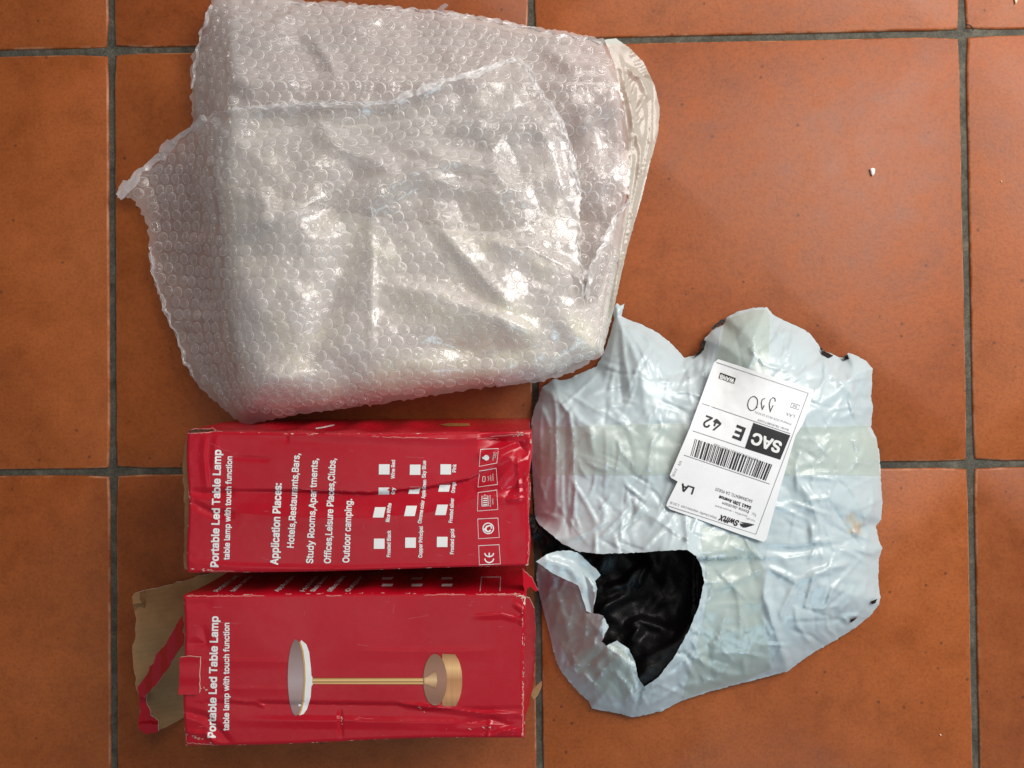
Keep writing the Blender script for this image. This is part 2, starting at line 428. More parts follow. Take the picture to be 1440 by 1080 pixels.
# ------------------------------------------------------------------ floor
PITCH = 0.43 * 0.99924
def build_floor():
    bm = bmesh.new()
    x0, x1, y0, y1 = -2 * PITCH, 4 * PITCH, -4 * PITCH, 3 * PITCH
    nx, ny = 24, 28
    vs = [[bm.verts.new((x0 + (x1 - x0) * i / nx, y0 + (y1 - y0) * j / ny, -0.0026)) for j in range(ny + 1)] for i in range(nx + 1)]
    for i in range(nx):
        for j in range(ny): bm.faces.new((vs[i][j], vs[i + 1][j], vs[i + 1][j + 1], vs[i][j + 1]))
    me = bpy.data.meshes.new('floor'); bm.to_mesh(me); bm.free()
    fl = link('floor', me, GROUT); fl['kind'] = 'structure'
    fl['label'] = 'terracotta tiled floor with dark grey grout joints'
    g = 0.0064
    for i in range(-2, 4):
        for j in range(-3, 4):
            # tile between grout line i and i+1 across, j and j-1 down
            hx = (PITCH - g) / 2; r2 = random.Random(i * 31 + j * 7)
            cx = (i + 0.5) * PITCH; cy = (j - 0.5) * PITCH
            n = 14; loop = []
            for (sx, sy, tx, ty) in ((-1, -1, 1, 0), (1, -1, 0, 1), (1, 1, -1, 0), (-1, 1, 0, -1)):
                for k in range(n):
                    t = 2 * k / n
                    x = hx * (sx + tx * t); y = hx * (sy + ty * t)
                    wob = r2.gauss(0, 0.00022) + (0.0007 if k == 0 else 0) * 1.0
                    if tx: y -= np.sign(y) * abs(wob)
                    else: x -= np.sign(x) * abs(wob)
                    if k == 0: x *= 1 - 0.0012 / hx; y *= 1 - 0.0012 / hx
                    loop.append((x, y))
            V = []; F = []
            prof = ((0.0, -0.009), (0.0, -0.0016), (0.0007, -0.0005), (0.0020, 0.0))
            tilt = (r2.gauss(0, 0.0010), r2.gauss(0, 0.0010))
            for ins, z in prof:
                for x, y in loop:
                    V.append((x * (1 - ins / hx), y * (1 - ins / hx), z + x * tilt[0] + y * tilt[1]))
            m = len(loop)
            for a in range(len(prof) - 1):
                for k in range(m): F.append((a * m + k, a * m + (k + 1) % m, (a + 1) * m + (k + 1) % m, (a + 1) * m + k))
            top = 3 * m
            V.append((0, 0, 0)); c = len(V) - 1
            for k in range(m): F.append((top + k, top + (k + 1) % m, c))
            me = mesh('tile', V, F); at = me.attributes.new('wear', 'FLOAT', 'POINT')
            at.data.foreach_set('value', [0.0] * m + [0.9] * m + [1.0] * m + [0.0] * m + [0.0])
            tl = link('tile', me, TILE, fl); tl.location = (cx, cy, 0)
build_floor()

# ------------------------------------------------------------------ red boxes
def box_body(name, top, bottom, zt, relief, parent, nu=320, nv=140, wob=None, seed=1, wear_fn=None):
    """top, bottom: four photo corners (top-left, top-right, bottom-right, bottom-left); returns the object and its surface"""
    U, Vv = np.meshgrid(np.linspace(0, 1, nu + 1), np.linspace(0, 1, nv + 1), indexing='ij')
    def bil(q):
        q = np.array(q, float)
        return ((1 - U) * (1 - Vv))[..., None] * q[0] + (U * (1 - Vv))[..., None] * q[1] + (U * Vv)[..., None] * q[2] + ((1 - U) * Vv)[..., None] * q[3]
    P = bil(top)
    if wob: dx, dy = wob(U, Vv); P[..., 0] += dx; P[..., 1] += dy
    X, Y = P[..., 0], P[..., 1]
    L = 0.29; Wd = 0.125
    de = np.minimum(np.minimum(U, 1 - U) * L, np.minimum(Vv, 1 - Vv) * Wd)
    Z = zt + relief(X, Y) - 0.0014 * np.clip(1 - de / 0.002, 0, 1) ** 2
    T = W(X, Y, Z)
    verts = T.reshape(-1, 3).tolist(); idx = np.arange(len(verts)).reshape(nu + 1, nv + 1); F = []
    for i in range(nu):
        for j in range(nv): F.append((idx[i, j], idx[i, j + 1], idx[i + 1, j + 1], idx[i + 1, j]))
    wear = np.zeros((nu + 1, nv + 1))
    wear += np.clip(1 - de / 0.0016, 0, 1) * 0.62
    if wear_fn is not None: wear = np.maximum(wear, wear_fn(X, Y))
    wl = wear.reshape(-1).tolist()
    ring = [idx[i, 0] for i in range(nu)] + [idx[nu, j] for j in range(nv)] + [idx[i, nv] for i in range(nu, 0, -1)] + [idx[0, j] for j in range(nv, 0, -1)]
    # matching ring on the floor
    bc = [np.array(W(b[0], b[1], 0.001)) for b in bottom]
    uv = [(U[i, 0], 0.0) for i in range(nu)] + [(1.0, Vv[nu, j]) for j in range(nv)] + [(U[i, nv], 1.0) for i in range(nu, 0, -1)] + [(0.0, Vv[0, j]) for j in range(nv, 0, -1)]
    low = [bc[0] * (1 - u) * (1 - v) + bc[1] * u * (1 - v) + bc[2] * u * v + bc[3] * (1 - u) * v for u, v in uv]
    K = 14; prev = ring; cen = np.mean(low, 0)
    for k in range(1, K + 1):
        t = k / K; cur = []
        for q, (a, b) in enumerate(zip(ring, low)):
            p = np.array(verts[a]) * (1 - t) + b * t
            out = p - cen; out[2] = 0; out /= np.linalg.norm(out) + 1e-9
            p = p + out * (0.0022 * math.sin(math.pi * t) * math.sin(q * 0.13 + seed) + 0.0009 * (1 - abs(1 - 2 * min(t * 8, .5)) if t < .2 else 0))
            cur.append(len(verts)); verts.append(p.tolist()); wl.append(0.5 if (t > .97) else 0.1)
        m = len(ring)
        for q in range(m): F.append((prev[q], prev[(q + 1) % m], cur[(q + 1) % m], cur[q]))
        prev = cur
    verts.append(cen.tolist()); wl.append(0.0); c = len(verts) - 1
    for q in range(len(prev)): F.append((prev[q], prev[(q + 1) % len(prev)], c))
    me = mesh(name, verts, F); at = me.attributes.new('wear', 'FLOAT', 'POINT'); at.data.foreach_set('value', wl)
    me.set_sharp_from_angle(angle=R(38))
    return link(name, me, RED, parent), Surf(verts, F)
def card_piece(name, poly, zf, mat, parent, thick=0.003, sp=7, jag=0.5, edge_mat=None, under_mat=None):
    """a loose piece of board with real thickness; zf gives its height"""
    V2, F, ed = fill(poly, sp, jag)
    z = np.array([zf(x, y) for x, y in V2]); T = W(V2[:, 0], V2[:, 1], z); B = T.copy(); B[:, 2] -= thick
    n = len(T); V = np.concatenate([T, B]).tolist(); FF = [tuple(f) for f in F] + [tuple(i + n for i in f[::-1]) for f in F]
    cnt = {}
    for f in F:
        for a, b in ((f[0], f[1]), (f[1], f[2]), (f[2], f[0])): cnt[(a, b)] = 1
    side = [(a, b) for (a, b) in cnt if (b, a) not in cnt]
    ns = len(FF)
    for a, b in side: FF.append((b, a, a + n, b + n))
    me = mesh(name, V, FF); me.materials.append(mat); me.materials.append(edge_mat or PALE); me.materials.append(under_mat or mat)
    mi = [0] * len(F) + [2] * len(F) + [1] * len(side); me.polygons.foreach_set('material_index', mi)
    me.set_sharp_from_angle(angle=R(40))
    return link(name, me, None, parent)
def scuffs(S, items, parent, seed=3):
    """flakes of torn liner along the edges"""
    r = random.Random(seed); V = []; F = []
    for (x0, y0, x1, y1, n, sz) in items:
        for k in range(n):
            t = r.random(); x = x0 + (x1 - x0) * t + r.gauss(0, sz * 0.6); y = y0 + (y1 - y0) * t + r.gauss(0, sz * 0.6)
            a = r.random() * 6.28; m = r.randint(4, 6); ln = sz * r.uniform(0.5, 1.8); o = len(V)
            d = math.atan2(y1 - y0, x1 - x0) + r.gauss(0, 0.4)
            for q in range(m):
                b = q / m * 6.28; u = math.cos(b) * ln * r.uniform(0.6, 1.3); v = math.sin(b) * sz * 0.35 * r.uniform(0.5, 1.4)
                V.append((x + u * math.cos(d) - v * math.sin(d), y + u * math.sin(d) + v * math.cos(d)))
            F.append(tuple(range(o, o + m)))
    P, F = subdiv2d(V, F, 6); o = drape(S, P, F, 0.00025, 'torn_edge', PALE, parent); o['kind'] = 'stuff'; return o

def edge_lines(S, strokes, wd, parent, keep=1.0):
    """frayed liner along a folded edge, broken where the print still holds"""
    out = []; r = random.Random(len(strokes) * 13 + int(wd * 10))
    for st in strokes:
        pts = resample(list(st) + list(st)[::-1], 3); pts = pts[:len(pts) // 2 + 1]; run = []
        on = True
        for p in pts:
            if r.random() < 0.16: on = r.random() < keep
            if on: run.append((p[0] + r.gauss(0, 0.35), p[1] + r.gauss(0, 0.35)))
            else:
                if len(run) > 1: out.append(run)
                run = []
        if len(run) > 1: out.append(run)
    o = lines(S, out, wd, EDGE, parent, 'worn_edge', 0.0003, 12); o['kind'] = 'stuff'
def scratches(S, box, n, parent, seed):
    r = random.Random(seed); out = []
    for k in range(n):
        x = r.uniform(box[0], box[2]); y = r.choice((r.uniform(box[1], box[3]), box[1] + abs(r.gauss(0, 12)), box[3] - abs(r.gauss(0, 14)))); y = min(max(y, box[1]), box[3])
        a = r.choice((0, 0, 0, 1.57)) + r.gauss(0, 0.25); L = r.choice((2, 3, 5, 9, 16, 28)) * r.uniform(0.6, 1.3)
        pts = [(x + math.cos(a) * L * (q / 3 - .5), y + math.sin(a) * L * (q / 3 - .5) + r.gauss(0, 0.5)) for q in range(4)]
        if all(box[0] < p[0] < box[2] and box[1] < p[1] < box[3] for p in pts): out.append(pts)
    o = lines(S, out, 0.6, SCR, parent, 'scratch', 0.00025, 10); o['kind'] = 'stuff'
ZT1, ZT2 = 0.118, 0.112
def upper_box():
    c = W(500, 700, 0.0); t = thing('lamp_box', 'dented red lamp box with white text and tick squares on top, closed', 'cardboard box', (c[0], c[1], 0), 'red lamp boxes')
    fl = [([(320, 691), (420, 692), (520, 696), (600, 688), (660, 676), (700, 655)], -0.0042, 4, 42),
          ([(305, 720), (420, 727), (520, 727), (620, 718), (700, 690)], 0.0016, 16, 34),
          ([(266, 692), (300, 694), (330, 692)], -0.0024, 9, 9), ([(268, 706), (300, 722), (330, 722)], -0.002, 8, 10),
          ([(290, 612), (287, 640), (292, 690)], 0.0011, 5, 9), ([(305, 612), (300, 660)], 0.0008, 4, 8),
          ([(327, 642), (380, 645)], -0.0006, 3, 7),
          ([(672, 617), (700, 620), (728, 622), (742, 640)], -0.006, 16, 22), ([(738, 618), (715, 626), (672, 645)], 0.003, 9, 9),
          ([(745, 645), (722, 652), (700, 680), (670, 690)], 0.0026, 12, 18), ([(740, 665), (722, 682), (710, 700)], -0.0022, 9, 12),
          ([(710, 702), (738, 700)], 0.0016, 4, 9), ([(728, 640), (731, 700)], 0.0016, 5, 6), ([(712, 690), (740, 684)], -0.0016, 5, 6),
          ([(600, 720), (660, 700), (735, 700)], 0.0012, 12, 16), ([(345, 600), (480, 612), (640, 618), (735, 612)], 0.0015, 6, 12),
          ([(262, 790), (330, 797), (500, 801), (740, 795)], 0.0008, 8, 10), ([(404, 614), (403, 622)], -0.0008, 3, 3)]
    def relief(X, Y):
        z = folds(X, Y, fl) + 0.0005 * vnoise(X, Y, 90, 2, 1) + 0.00005 * vnoise(X, Y, 16, 5, 2)
        m = np.clip((X - 690) / 50, 0, 1); z += 0.0003 * m * vnoise(X, Y, 14, 9, 1)
        m = np.clip((300 - X) / 30, 0, 1); z += 0.00012 * m * vnoise(X, Y, 9, 11, 1)
        z += -0.004 * np.clip((X - 712) / 34, 0, 1) ** 1.5 * np.clip((690 - Y) / 60, 0, 1)
        return z
    def wob(U, V):
        dx = -3.0 * np.sin(U * math.pi) * 0; dy = (1 - V) * 5 * np.sin(U * 3.1) * 0.8 + V * 1.5 * np.sin(U * 5)
        dx = (1 - U) * (-1.5 * np.sin(V * 9)) + U * 1.6 * np.sin(V * 8 + 1)
        return dx, dy
    def wear(X, Y):
        w = np.clip(1 - dline(X, Y, [(290, 606), (480, 613), (620, 617)]) / 2.0, 0, 1) * 0.66
        w = np.maximum(w, np.clip(1 - dline(X, Y, [(690, 615), (744, 606), (746, 622)]) / 4, 0, 1) * 0.75)
        w = np.maximum(w, np.clip(1 - dline(X, Y, [(724, 650), (742, 642)]) / 2, 0, 1) * 0.7)
        w = np.maximum(w, np.clip(1 - dline(X, Y, [(712, 702), (732, 700)]) / 1.5, 0, 1) * 0.7)
        return np.maximum(w, np.clip(1 - dline(X, Y, [(268, 615), (290, 614), (297, 628)]) / 1.5, 0, 1) * 0.6)
    body, S = box_body('body', [(264, 606), (746, 606), (742, 797), (264, 805)], [(338, 590), (746, 588), (741, 758), (334, 768)], ZT1, relief, t, wob=wob, seed=1, wear_fn=wear)
    T = lambda s, p0, p1, cap, mat=INK_W, **k: text(S, s, p0, p1, cap, mat, t, **k)
    T('Portable Led Table Lamp', (307, 797), (311, 633), 10.5, bold=0.05)
    T('table lamp with touch function', (322.5, 787), (326.5, 642), 7.8, bold=0.045)
    T('Application Places:', (391, 794), (396, 680), 10.5, bold=0.045)
    T('Hotels,Restaurants,Bars,', (413, 770), (421.5, 638), 9.2)
    T('Study Rooms,Apar tments,', (440, 792), (447, 645), 9.2)
    T('Offices,Leisure Places,Clubs,', (465, 792), (472, 645), 9.2)
    T('Outdoor camping.', (491, 791), (495, 702), 9.2)
    for (x, y, dx) in ((533.5, 764.5, 0), (577.5, 763, 0), (622, 762, 0), (533.5, 720.5, 1.5), (577.5, 718.5, 1.5), (621, 717, 1.5),
                       (540, 690.5, 0), (583, 689.5, 1.2), (625, 686.5, 1), (540.5, 660, 0), (584, 660.5, 0), (627, 660, 0)):
        h = 5.0 if (y > 685 and y < 692) else 7.2
        flat(S, [(x - 7.5 + dx, y - h), (x + 7.5 + dx, y - h), (x + 7.3 - dx, y + h), (x - 7.7 - dx, y + h)], INK_W, t, 'tick_square')
    for s, a, b in (('Frosted Black', (549, 783), (549.5, 746)), ('Rice White', (547.5, 734), (550.5, 708)), ('Gry', (555, 695), (555.5, 686)), ('Wine Red', (555, 673), (555.5, 647)),
                    ('Copper Principal', (593.5, 784), (594.5, 740)), ('Chrome color', (592.5, 736), (597, 704)), ('Apple Green', (597.5, 701), (599.5, 675)), ('Sky Blue', (598.5, 672), (599, 648)),
                    ('Frosted gold', (638, 779), (638.5, 744)), ('Frosted sliver', (636, 735), (638.5, 701)), ('Orange', (639.5, 693), (640.5, 678)), ('Pink', (641, 664), (641.5, 653))):
        T(s, a, b, 5.0, bold=0.045)
    K = 4.32
    Q = lambda pts: [(500 + a / K, 570 + b / K) for a, b in pts]
    for q in (((748, 852), (872, 846), (880, 963), (752, 968)), ((742, 690), (865, 684), (873, 802), (747, 810)), ((745, 530), (858, 514), (864, 632), (740, 642)),
              ((753, 398), (855, 382), (862, 480), (744, 497)), ((760, 268), (868, 264), (858, 350), (751, 371))):
        lines(S, [Q(q) + [Q(q)[0], Q(q)[1]]], 0.8, INK_W, t, 'printed_frame')
    arc = lambda cx, cy, rx, ry, a0, a1, n=14: [(cx + rx * math.cos(R(a0 + (a1 - a0) * k / n)), cy + ry * math.sin(R(a0 + (a1 - a0) * k / n))) for k in range(n + 1)]
    # CE mark, lying on its side like the rest of the print
    lines(S, [Q(arc(812, 928, 27, 27, 5, 175)), Q(arc(812, 895, 27, 24, 5, 175)), Q([(812, 919), (812, 895)])], 1.7, INK_W, t, 'printed_symbol')
    lines(S, [Q(arc(806, 747, 32, 32, 0, 360, 24))], 1.5, INK_W, t, 'printed_symbol')
    lines(S, [Q(arc(806, 750, 15, 17, 20, 250)), Q([(800, 735), (822, 728), (826, 748)]), Q([(795, 765), (780, 748)])], 2.2, INK_W, t, 'printed_symbol')
    lines(S, [Q([(768, 612), (768, 552), (804, 550), (806, 610), (768, 612)]), Q([(786, 548), (786, 541)])], 1.0, INK_W, t, 'printed_symbol')
    lines(S, [Q([(775, 565 + 13 * k), (800, 564 + 13 * k)]) for k in range(4)], 1.5, INK_W, t, 'printed_symbol')
    lines(S, [Q([(772, 462), (773, 436), (780, 431), (788, 434), (788, 460), (780, 466), (772, 462)])], 0.7, INK_W, t, 'printed_symbol')
    flat(S, Q(arc(795, 318, 17, 17, 0, 340, 12)), INK_W, t, 'printed_symbol'); flat(S, Q([(775, 311), (768, 318), (775, 326), (790, 326), (790, 311)]), INK_W, t, 'printed_symbol', 0.0005)
    for s, a, b in (('Rechargeable', (822, 615), (820, 545)), ('battery', (838, 600), (836, 565)), ('Touch', (812, 462), (810, 430)), ('switch', (826, 460), (824, 425)), ('control', (840, 458), (838, 415)),
                    ('LED light', (838, 335), (846, 285)), ('source', (850, 320), (858, 285))):
        T(s, Q([a])[0], Q([b])[0], 2.0, bold=0.0, sub=5)
    scratches(S, (275, 620, 735, 790), 26, t, 31)
    # tuck flap at the left end: the raw board edge stands just proud
    card_piece('end_flap', [(257, 652), (260, 625), (264, 607), (268, 609), (267, 650), (268, 700), (267, 760), (266, 800), (260, 801), (258, 790), (260, 720)],
               lambda x, y: 0.108 - 0.004 * abs(y - 700) / 100, CARD, t, 0.004, 5, 0.5, CARD)
    flat(S, [(266, 606.3), (283, 604.8), (300, 605.4), (303, 606.4), (284, 608.2), (267, 608.8)], DARK, t, 'slot_shade', 0.0009)  # flat dark patch: the slot's inner shade is put into its colour
    edge_lines(S, [[(264, 605), (275, 603.5), (290, 603.8), (299, 602.5), (303, 606)], [(265, 609.5), (280, 609), (297, 608), (303, 606.5)]], 1.5, t)
    edge_lines(S, [[(300, 606.5), (420, 611), (560, 615), (640, 617), (700, 616.5)], [(690, 614), (720, 611), (744, 609)], [(263.5, 612), (263, 700), (263.5, 795)], [(744, 612), (746, 660), (744, 720), (742, 795)], [(266, 802), (330, 803)]], 0.9, t, 0.55)
    scuffs(S, [(263, 800, 300, 804, 6, 2.0), (720, 612, 746, 610, 14, 1.6), (738, 796, 745, 790, 6, 2), (744, 660, 744, 704, 8, 1.6), (264, 690, 270, 712, 6, 1.5)], t, 5)
    # gold print on the wall that faces the bubble wrap
    flat(S, [(618, 598), (630, 595.5), (660, 596), (661, 599.5), (630, 600)], plain('gold_ink', lin(150, 105, 58), 0.35), t, 'printed_shape', 0.0004)
    lines(S, [[(452, 602), (470, 598)], [(444, 603), (458, 601)]], 1.6, INK_DIM, t, 'scratch', 0.0004)
    return t
def lower_box():
    c = W(500, 930, 0.0); t = thing('lamp_box', 'red lamp box with gold table lamp picture and torn open brown end flap', 'cardboard box', (c[0], c[1], 0), 'red lamp boxes')
    fl = [([(290, 988), (400, 990), (560, 992), (600, 1000), (735, 996)], -0.0022, 5, 26), ([(560, 990), (600, 993), (680, 1003), (738, 1004)], 0.0022, 5, 8),
          ([(330, 1012), (480, 1014), (620, 1016), (735, 1020)], 0.0012, 8, 12), ([(640, 1018), (690, 1012), (735, 1025)], -0.0018, 7, 9), ([(670, 1044), (700, 1030), (738, 1022)], 0.002, 7, 9),
          ([(690, 1010), (685, 1042)], 0.0008, 4, 5), ([(258, 1000), (290, 1008), (325, 1046)], -0.002, 8, 10), ([(262, 1030), (290, 1032), (305, 1045)], 0.0018, 5, 7),
          ([(325, 986), (360, 988), (374, 994)], 0.0012, 4, 5), ([(478, 995), (480, 1040)], -0.0009, 5, 6), ([(470, 1010), (505, 1012)], 0.0007, 4, 5),
          ([(664, 866), (706, 864), (735, 872)], 0.0010, 4, 8), ([(500, 915), (600, 916), (700, 914)], 0.0006, 7, 18), ([(258, 905), (290, 905), (285, 880)], -0.0009, 10, 10),
          ([(258, 850), (300, 848)], -0.0005, 8, 14), ([(720, 846), (738, 860), (732, 880)], 0.0014, 6, 7), ([(283, 928), (420, 930)], 0.0005, 4, 12), ([(300, 967), (420, 968)], 0.0004, 4, 12)]
    def relief(X, Y):
        z = folds(X, Y, fl) + 0.0005 * vnoise(X, Y, 100, 21, 1) + 0.00005 * vnoise(X, Y, 15, 23, 2)
        m = np.clip((X - 620) / 100, 0, 1) * np.clip((Y - 985) / 20, 0, 1); z += 0.0005 * m * vnoise(X, Y, 15, 25, 1)
        m = np.clip((310 - X) / 40, 0, 1) * np.clip((Y - 990) / 30, 0, 1); z += 0.0003 * m * vnoise(X, Y, 10, 27, 1)
        z -= 0.003 * np.clip((300 - X) / 42, 0, 1) * np.clip((Y - 1010) / 35, 0, 1)
        return z
    def wob(U, V):
        return (1 - U) * (1.5 * np.sin(V * 7)) + U * (1.4 * np.sin(V * 9)), (1 - V) * -1.5 * np.sin(U * 4) + V * 1.8 * np.sin(U * 7)
    def wear(X, Y):
        w = np.clip(1 - dline(X, Y, [(735, 845), (735, 1036)]) / 1.6, 0, 1) * 0.72
        w = np.maximum(w, np.clip(1 - dline(X, Y, [(722, 835), (738, 836), (738, 850)]) / 4, 0, 1) * 0.75)
        w = np.maximum(w, np.clip(1 - dline(X, Y, [(664, 866), (706, 865)]) / 1.2, 0, 1) * 0.62)
        return np.maximum(w, np.clip(1 - dline(X, Y, [(262, 1030), (290, 1034), (290, 1046)]) / 2, 0, 1) * 0.68)
    body, S = box_body('body', [(258, 838), (738, 834), (736, 1036), (260, 1048)], [(333, 796), (738, 790), (736, 962), (334, 970)], ZT2, relief, t, wob=wob, seed=4, wear_fn=wear)
    T = lambda s, p0, p1, cap, mat=INK_W, **k: text(S, s, p0, p1, cap, mat, t, **k)
    T('Portable Led Table Lamp', (303, 1037), (307, 867), 10.5, bold=0.05)
    T('table lamp with touch function', (322, 1027), (322.5, 876), 7.8, bold=0.045)
    # the same side print, seen down the wall that faces the other box
    for s, x, dx in (('Portable Led', 306, 30), ('table lamp', 329, 26), ('Application', 391, 24), ('Hotels', 428, 20), ('Study Rooms', 442, 20), ('Offices,Leisure', 466, 20), ('Outdoor', 491, 20)):
        T(s, (x, 832.5), (x + dx, 811), 7, INK_DIM, updir=(-0.9, -0.1), bold=0.03, up=0.0004)
    for x in (545, 587, 629):
        for y in (823.5, 814): flat(S, [(x - 7, y - 2), (x + 8, y - 2), (x + 6, y + 1.5), (x - 9, y + 1.5)], INK_DIM, t, 'tick_square', 0.0004)
    lines(S, [[(675, 832), (677, 812), (704, 812), (703, 832)]], 0.7, INK_DIM, t, 'printed_frame', 0.0004)
    # printed lamp picture
    def poly(cx, cy, rx, ry, a0=0, a1=360, n=32): return [(cx + rx * math.cos(R(a0 + (a1 - a0) * k / n)), cy + ry * math.sin(R(a0 + (a1 - a0) * k / n))) for k in range(n)]
    g1 = gradient('printed_grey_disc', [(0, lin(142, 112, 110)), (0.45, lin(176, 156, 156)), (1, lin(128, 98, 92))])
    gold = gradient('printed_gold_rod', [(0, lin(120, 78, 40)), (0.22, lin(232, 188, 122)), (0.4, lin(138, 86, 46)), (0.62, lin(238, 198, 136)), (0.85, lin(196, 150, 88)), (1, lin(120, 78, 40))])
    base = gradient('printed_brushed_base', [(0, lin(150, 108, 72)), (0.2, lin(200, 146, 100)), (0.5, lin(182, 128, 86)), (0.72, lin(234, 188, 132)), (0.85, lin(208, 158, 108)), (1, lin(158, 112, 76))], fine=0.12)
    face = gradient('printed_base_face', [(0, lin(132, 92, 74)), (0.5, lin(160, 118, 96)), (1, lin(140, 100, 80))])
    cone = gradient('printed_cone', [(0, lin(140, 96, 66)), (0.5, lin(226, 186, 140)), (1, lin(150, 108, 78))])
    pic = flat(S, [(424, 900), (431, 906), (435, 917), (437.5, 940), (438, 950), (441, 954), (441, 961), (438, 965), (437, 980), (432, 997), (427, 1004), (421, 1006), (418, 1000), (428, 953), (420, 905)],
               INK_W, t, 'lamp_picture', 0.0003)
    flat(S, poly(416.5, 952.5, 11.5, 54), g1, pic, 'printed_shade', 0.0006)
    lines(S, [[(422, 902), (426, 915), (428.5, 935), (429, 955), (427.5, 980), (424, 998), (421, 1005)]], 2.2, plain('printed_gold_rim', lin(206, 158, 92), 0.3), pic, 'printed_rim', 0.0009)
    flat(S, [(439.5, 953), (600, 953), (600, 962.5), (439.5, 961.5)], gold, pic, 'printed_rod', 0.0004)
    flat(S, [(622, 919), (641, 920)] + poly(636, 956.5, 14, 37, -70, 70, 14) + [(641, 993), (622, 993)], base, pic, 'printed_base', 0.0004)
    flat(S, poly(612, 956, 16.5, 37), face, pic, 'printed_base_face', 0.0007)
    flat(S, [(597, 953), (602, 951), (610, 945), (613.5, 943), (615, 957), (613, 968), (609, 966), (602, 962), (597, 961)], cone, pic, 'printed_cone', 0.001)
    scratches(S, (270, 845, 728, 1035), 34, t, 32)
    # torn-open end flap lying on the floor at the left
    def zf(x, y): return 0.006 + 0.030 * max(0.0, (275 - x) / 90) ** 1.3 + 0.0015 * math.sin(y * 0.08) + (0.006 if y < 850 and x < 200 else 0) + 0.0018 * max(0, 1 - abs(y - 912 - (x - 185) * -0.15) / 6)
    card_piece('end_flap', [(185, 838), (188, 834), (205, 830), (240, 822), (290, 808), (340, 800), (345, 985), (300, 992), (262, 1006), (240, 1020), (225, 1026), (205, 1025), (196, 1015), (196, 985), (191, 968), (188, 940), (186, 916), (190, 900), (191, 870), (186, 850)], zf, CARD, t, 0.004, 7, 0.7)
    def zs(x, y): return 0.043 + 0.045 * (x - 195) / 62 + 0.002 * math.sin(x * 0.3)
    card_piece('torn_strip', [(194, 967), (205, 950), (219, 926), (219, 920), (226, 915), (236, 900), (244, 885), (251, 873), (258, 866), (258, 905), (245, 925), (230, 948), (212, 972), (203, 981), (197, 979)], zs, RED, t, 0.0012, 6, 0.7, None, CARD)
    def zb(x, y): return 0.042 + 0.004 * (y > 1017) - 0.0002 * abs(y - 1017)
    card_piece('torn_lip', [(196, 974), (206, 978), (207, 990), (212, 1005), (222, 1014), (223, 1029), (204, 1033), (196, 1026), (194, 1015), (197, 1000)], zb, RED, t, 0.0015, 5, 0.6, None, CARD)
    card_piece('tuck_tab', [(253, 924), (266, 923), (282, 924), (281, 950), (280, 974), (276, 977), (251, 977), (252, 950)], lambda x, y: ZT2 + 0.0022 + 0.0004 * math.sin(y * .2), RED, t, 0.0016, 5, 0.4)
    edge_lines(S, [[(735.5, 840), (736, 900), (735.5, 960), (735, 1034)], [(262, 838.5), (420, 838), (600, 836.5), (732, 836)], [(262, 1030), (262, 1044), (300, 1047)]], 1.1, t, 0.6)
    # burst flaps at the right end
    card_piece('side_flap', [(737, 838), (744, 842), (752, 856), (753, 880), (752, 930), (750, 960), (744, 990), (738, 1010), (736, 1030), (735, 930)], lambda x, y: 0.100 - 0.0028 * max(0, x - 737), RED, t, 0.003, 6, 0.5, PALE, CARD)
    card_piece('torn_corner', [(735, 800), (742, 806), (750, 816), (757, 830), (753, 832), (745, 824), (737, 836)], lambda x, y: 0.106 - 0.0007 * (x - 735), RED, t, 0.0014, 4, 0.4, None, CARD)
    card_piece('torn_paper', [(749, 968), (756, 964), (763, 958), (762, 968), (756, 978), (751, 984), (748, 978)], lambda x, y: 0.03, CARD, t, 0.0015, 4, 0.5)
    scuffs(S, [(735, 850, 735, 1035, 26, 1.3), (722, 836, 740, 840, 12, 2.4), (258, 1030, 300, 1046, 12, 1.6), (282, 968, 292, 972, 5, 2), (660, 1024, 720, 1020, 6, 1.6), (480, 1010, 482, 1018, 4, 1.5), (590, 994, 600, 1006, 4, 1.4), (262, 838, 300, 837, 4, 1.2)], t, 8)
    return t
upper_box(); lower_box()

# ------------------------------------------------------------------ bubble wrap
FRONT = [(163, 278), (168, 268), (190, 245), (230, 208), (262, 182), (290, 163), (340, 150), (400, 146), (440, 143), (520, 143), (558, 138), (572, 131), (582, 138), (582, 126), (640, 107), (690, 92), (725, 77), (733, 78), (745, 100), (770, 140), (790, 165), (800, 195), (808, 225), (818, 270), (815, 300), (811, 335), (815, 380), (822, 422), (828, 395), (832, 370), (846, 345), (858, 315), (866, 300), (880, 285), (886, 278),
         (880, 320), (870, 370), (862, 420), (856, 460), (846, 500), (810, 522), (760, 536), (700, 544), (640, 551), (560, 565), (480, 575), (420, 583), (380, 590), (345, 598), (330, 588), (308, 570), (288, 552), (272, 535), (258, 500), (244, 466), (232, 440), (222, 412), (214, 385), (211, 350), (208, 320), (200, 300), (188, 280)]
BACK = [(300, -6), (288, 25), (281, 55), (270, 80), (268, 110), (270, 160), (276, 200), (320, 260), (480, 300), (700, 330), (830, 400), (862, 330), (884, 280), (886, 200), (876, 140), (868, 100), (860, 70), (848, 54), (800, 46), (740, 36), (690, 24), (620, 14), (540, 8), (460, 2), (430, 3), (400, -6)]
LAYER = [(290, 190), (275, 150), (274, 108), (287, 58), (303, -4), (400, -3), (432, 7), (540, 12), (620, 19), (740, 41), (846, 60), (870, 110), (880, 150), (884, 250), (868, 360), (856, 440), (844, 496), (760, 532), (640, 547), (480, 571), (392, 583), (352, 574), (336, 540), (326, 480), (318, 400), (310, 320), (302, 240)]
